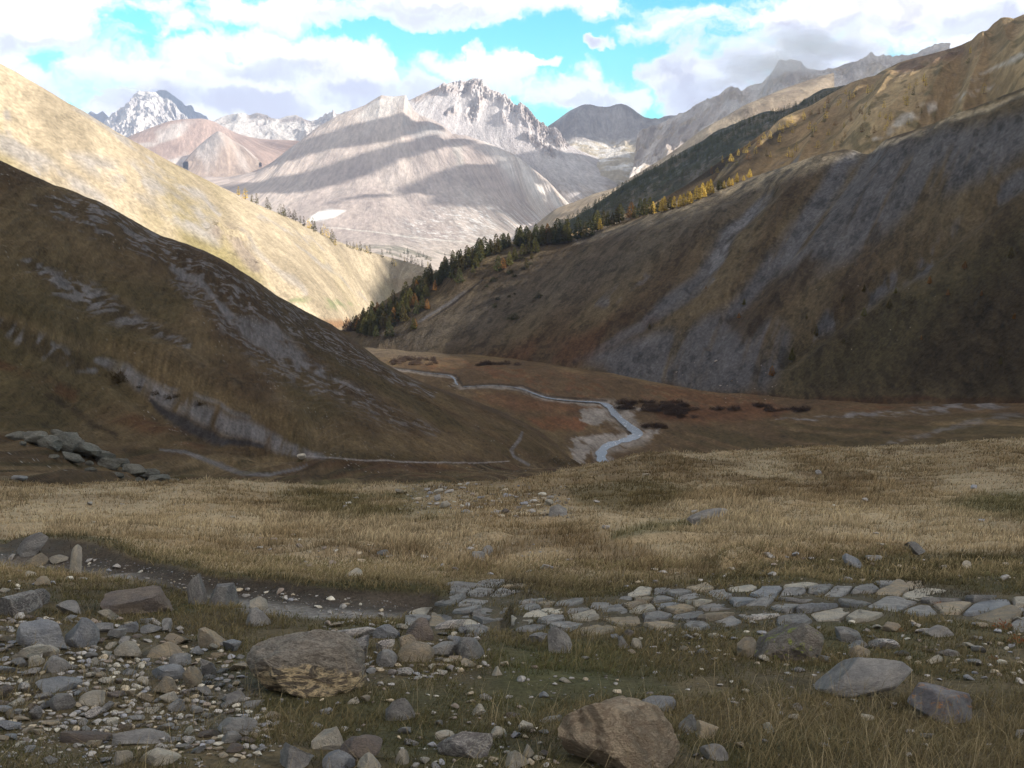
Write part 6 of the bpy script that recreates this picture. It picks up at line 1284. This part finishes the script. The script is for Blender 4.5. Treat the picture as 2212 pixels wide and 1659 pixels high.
# the far dark wood reads as one mass
V, Fc, off = [], [], 0
vs = np.array([x.co[:] for x in CROWN_S[('dark', 0)].vertices])[::1]
for k in range(950):
    t = rt.uniform(0, 1); u = 1190 + 640 * t; vc = np.interp(u, [1190, 1240, 1290, 1350, 1420, 1500, 1560, 1620, 1665, 1740, 1850], [504, 476, 446, 406, 366, 324, 291, 260, 245, 219, 184]); dv = abs(rt.normal()) * 30 + 1 if k > 260 else rt.uniform(0, 4)
    h = bW.ray_cast(Vector((0, 0, 0)), pixdir(u, vc + dv + 2), 9000)
    if h[0] is None: continue
    s = rt.uniform(7, 15) * (1 - .45 * t); v = vs * np.array([s, s, s]) * np.array([1.1, 1.1, 1]) + np.array(h[0][:]); V.append(v); Fc.append(np.arange(len(v)).reshape(-1, 3) + off); off += len(v)
link('forest', new_mesh('forest', np.concatenate(V), np.concatenate(Fc), LM['dark'], smooth=False), kind='stuff')

# ---- shrubs
def shrub_mesh(seed, n, mat):
    r = np.random.default_rng(seed); V = []
    for k in range(n):
        d = r.normal(size=3); d[2] = abs(d[2]) * .8; d /= np.linalg.norm(d); L = r.uniform(.55, 1.05) * (1 + .25 * math.sin(3 * math.atan2(d[1], d[0]) + seed)); p = d * L * np.array([1, 1, .9]); s = r.uniform(.05, .12); t = r.normal(size=3); t /= np.linalg.norm(t); t2 = np.cross(d, t); V += [p - t2 * s * .5, p + t2 * s * .5, p + d * s * 2.2 + t * s * .3]
        if k % 3 == 0: V += [d * .05 + t2 * .012, d * .05 - t2 * .012, p]
    return new_mesh('shrub', np.array(V), np.arange(len(V)).reshape(-1, 3), mat, smooth=False)
M_wil = leaf_mat('bare_willow_twigs', (.085, .058, .045), (.06, .046, .04), .1); M_jun = leaf_mat('juniper_foliage', (.030, .034, .018), (.05, .05, .024), .1); M_brn = leaf_mat('brown_shrub_foliage', (.10, .068, .035), (.07, .055, .03), .1)
SHB = {k: [shrub_mesh(900 + 10 * j + i, 520, m) for i in range(3)] for j, (k, m) in enumerate((('wil', M_wil), ('jun', M_jun), ('brn', M_brn)))}
def shrub(bvh, u, v, w, h, kind, lab, grp=None, nm='shrub'):
    hh = bvh.ray_cast(Vector((0, 0, 0)), pixdir(u, v), 9000)
    if hh[0] is None: return
    p = hh[0]; fz = p[1] * CP - p[2] * SP; s = w * fz / F * .5; z = h * fz / F
    o = link(nm, SHB[kind][int(rt.integers(3))], label=lab, cat='shrub', group=grp); o.location = p; o.scale = (s, s * .8, z); o.rotation_euler = (0, 0, rt.uniform(0, 6))
for (u0, v0, u1, v1, n_) in ((850, 775, 945, 789, 26), (1030, 784, 1120, 790, 14), (1335, 868, 1485, 889, 44), (1440, 878, 1515, 903, 20), (1540, 888, 1590, 884, 7), (1620, 876, 1660, 880, 5), (1655, 884, 1740, 890, 12), (1380, 920, 1440, 926, 9)):
    for k in range(n_):
        t = rt.uniform(); u = u0 + (u1 - u0) * t; shrub(bV, u, v0 + (v1 - v0) * rt.uniform(), rt.uniform(16, 34) * (.7 if u < 1200 else 1), rt.uniform(5, 11) * (.9 if u < 1200 else 1), 'wil', "dark leafless willow bush by the stream on the valley floor", 'willow bushes by the stream', 'willow_bush')
for k in range(7): shrub(bV, 752 + 7 * k, 712 + rt.uniform(-4, 3), 26, rt.uniform(20, 30), 'wil', "dark leafless bush at the narrow mouth of the valley below the wood", 'bushes at the valley mouth', 'willow_bush')
for u, v, w, h in ((1110, 690, 24, 13), (1165, 644, 18, 9), (1103, 592, 16, 11), (1112, 598, 12, 7), (1069, 664, 13, 8), (1066, 608, 18, 9), (1145, 572, 16, 6), (1130, 582, 14, 6), (1100, 642, 9, 5), (1112, 636, 8, 4), (1075, 648, 12, 6), (1052, 620, 10, 5), (1128, 560, 16, 6)):
    shrub(bR, u, v, w * 1.15, h * 1.1, 'jun', "low dark juniper bush on the grassy flank right of the wood", 'juniper bushes on the right hillside', 'juniper_bush')
shrub(bN, 258, 826, 42, 26, 'brn', "dark brown bush on the scree of the near left hillside")
for u, v, w in ((300, 838, 16), (336, 852, 22), (362, 862, 24), (380, 858, 18), (428, 876, 26)): shrub(bN, u, v, w, w * .4, 'brn', "small brown bush along the scree strip of the near left hillside", 'small bushes on the scree strip')
# heather and dwarf shrubs with autumn leaves in the foreground
M_red = leaf_mat('red_autumn_leaves', (.30, .07, .02), (.22, .06, .02), .2); M_or = leaf_mat('orange_autumn_leaves', (.40, .17, .03), (.33, .10, .02), .2)
RED = [shrub_mesh(990 + i, 110, m) for i, m in enumerate((M_red, M_or))]
for u, v, w, i in ((2170, 1360, 60, 0), (2200, 1390, 50, 0), (2030, 1306, 22, 1), (2068, 1312, 20, 0), (2146, 1425, 26, 0), (1945, 1365, 26, 0), (1238, 1286, 10, 1), (2206, 1470, 16, 1)):
    p = hits([u], [v])[0]; fz = p[1] * CP - p[2] * SP; s = w * fz / F * .5; o = link('bilberry_shrub', RED[i], label=("low dwarf shrub with bright orange leaves near the paved path" if i else "low dwarf shrub with dull red leaves at the right below the paved path"), cat='shrub', group=('orange dwarf shrubs' if i else 'red dwarf shrubs')); o.location = p; o.scale = (s, s, s * .5)

# ---- rock outcrop: its separate blocks
for k, (u, v, w, h) in enumerate(((132, 972, 96, 56), (66, 958, 74, 30), (100, 966, 60, 34), (176, 985, 74, 44), (150, 996, 60, 26), (214, 996, 62, 34), (236, 1012, 66, 34), (262, 1008, 46, 28), (286, 1024, 62, 26), (312, 1034, 60, 28), (340, 1042, 56, 22), (368, 1046, 40, 13), (30, 950, 60, 24), (392, 1051, 30, 8), (414, 1056, 26, 7), (196, 1018, 30, 12), (255, 1030, 30, 12), (48, 962, 24, 12), (86, 950, 30, 14), (118, 940, 34, 16), (112, 990, 26, 12), (163, 965, 40, 20), (190, 1005, 24, 12), (226, 985, 30, 14), (250, 1000, 28, 14), (276, 1020, 30, 14), (300, 1040, 24, 9), (326, 1030, 26, 11), (356, 1040, 24, 8), (380, 1048, 22, 7), (140, 950, 30, 20))):
    hh = bN.ray_cast(Vector((0, 0, 0)), pixdir(u, v), 9000)
    if hh[0] is None: continue
    p = np.array(hh[0][:]); fz = p[1] * CP - p[2] * SP; ww_ = w * fz / F; hz = h * fz / F; v_, f_ = rock_verts(6000 + k, 5, facets=14, lo=.5, hi=.9, rough=.13, big=.26); v_ = v_ / np.abs(v_).max(0)
    me = new_mesh('outcrop_rock', v_, f_, MS['outcrop']); sharp(me)
    o = link('outcrop_rock', me, label=["rounded highest block of the grey rock outcrop on the left", "low block at the left end of the grey rock outcrop"][k] if k < 2 else "grey lichen-stained rock in the outcrop running down behind the left meadow", cat='rock', group=None if k < 2 else 'rocks of the outcrop'); place(o, p + np.array([0, ww_ * .2, 0]), np.array([0, 0, 1.]), ww_ * 1.0, ww_ * .8, hz * 1.0, rt.uniform(-30, 30), rt.uniform(-6, 14), 0, sink=.3)
for u, v, w, h, lab, mt in ((650, 990, 24, 11, "pale stone block standing beside the trail at the foot of the scree", 'pale'), (42, 1036, 34, 9, "flat pale slab alone in the grass below the rock outcrop", 'grey')):
    hh = bN.ray_cast(Vector((0, 0, 0)), pixdir(u, v), 9000); p = np.array(hh[0][:]); fz = p[1] * CP - p[2] * SP; v_, f_ = rock_verts(6100 + w, 4, facets=9, rough=.04); v_ = v_ / np.abs(v_).max(0); me = new_mesh('boulder', v_, f_, MS[mt]); sharp(me); o = link('boulder', me, label=lab, cat='boulder'); place(o, p, np.array([0, 0, 1.]), w * fz / F, w * fz / F * .7, h * fz / F * 1.3, 5)
# pale rocks strewn on the right hill's fan and valley edge
for k in range(46):
    u, v = [(rt.uniform(1430, 1660), rt.uniform(760, 846)), (rt.uniform(1560, 1680), rt.uniform(830, 870)), (rt.uniform(1700, 2050), rt.uniform(540, 760))][k % 3]
    hh = bV.ray_cast(Vector((0, 0, 0)), pixdir(u, v), 9000)
    if hh[0] is None: continue
    p = np.array(hh[0][:]); fz = p[1] * CP - p[2] * SP; w = rt.uniform(1.8, 3.6) * (2.6 if k % 15 == 0 else 1) * fz / F; kb = k % 18; mt_ = ('pale', 'grey', 'blue')[k % 3]; key = (kb, mt_)
    V_, F_, _ = BASE[kb]; RV2 = globals().setdefault('RV2', []); RV2.append((V_ * np.array([w, w, w * .6]) * .5 + p, F_))
o_ = 0; VV, FF = [], []
for a, f in RV2: VV.append(a); FF.append(f + o_); o_ += len(a)
link('scree_debris', new_mesh('scree_debris', np.concatenate(VV), np.concatenate(FF), MS['brown']), kind='stuff')

# ---- the stream
M_wat, nt, b, _ = material('stream_water'); tc = nt.n('ShaderNodeTexCoord'); n1 = nt.noise(tc.outputs['Object'], 1.1, 5, .65, .6); n2 = nt.noise(nt.mapping(tc.outputs['Object'], scale=(1, .5, 1)), .45, 3, .6)
foam = nt.m('MULTIPLY', nt.rng(n1, .56, .68, 0, 1), nt.rng(n2, .42, .6, 0, 1)); nt.put(b.inputs['Base Color'], nt.mix(foam, (.27, .30, .36), (.80, .82, .86))); nt.put(b.inputs['Roughness'], nt.rng(foam, 0, 1, .22, .9)); b.inputs['Specular IOR Level'].default_value = .6; b.inputs['IOR'].default_value = 1.333
nt.put(b.inputs['Normal'], nt.bump(n1, .8, .25))
SP_ = np.array(STREAM, float); acc = np.concatenate([[0], np.cumsum(np.hypot(np.diff(SP_[:, 0]), np.diff(SP_[:, 1])))]); tt = np.linspace(0, acc[-1], 220); su = pchip(acc, SP_[:, 0], tt); sv_ = pchip(acc, SP_[:, 1], tt); sw = pchip(acc, SP_[:, 2], tt)
bF = make_bvh({'valley_floor'}); ctr = []
for a, b_, w in zip(su, sv_, sw):
    hh = bF.ray_cast(Vector((0, 0, 0)), pixdir(a, b_), 9000)
    if hh[0] is not None: p = np.array(hh[0][:]); ctr.append((*p, w * p[1] / F))
ctr = np.array(ctr); k_ = np.ones(9) / 9
for _ in range(2): ctr[4:-4] = np.stack([np.convolve(ctr[:, i], k_, 'valid') for i in range(4)], 1)
tg = np.gradient(ctr[:, :2], axis=0); tg /= np.linalg.norm(tg, axis=1, keepdims=True) + 1e-9; nr_ = np.stack([-tg[:, 1], tg[:, 0]], 1); ctr[:, 3] *= np.where(ctr[:, 1] > 440, .7, 1.0); hw = ctr[:, 3] * .62 + 1.1 * np.abs(fbm(np.arange(len(ctr)) / 5.0, np.zeros(len(ctr)), 3, 8)) * ctr[:, 3]
V = np.stack([np.concatenate([ctr[:, :2] + nr_ * hw[:, None] * s, ctr[:, 2:3] + .38], 1) for s in (-1, -.5, 0, .5, 1)], 1)
link('stream', new_mesh('stream', V, grid_faces(len(ctr), 5), M_wat), kind='structure')
print('COUNTS hero', NHERO, 'flag', NFLAG, 'trees', NT_)
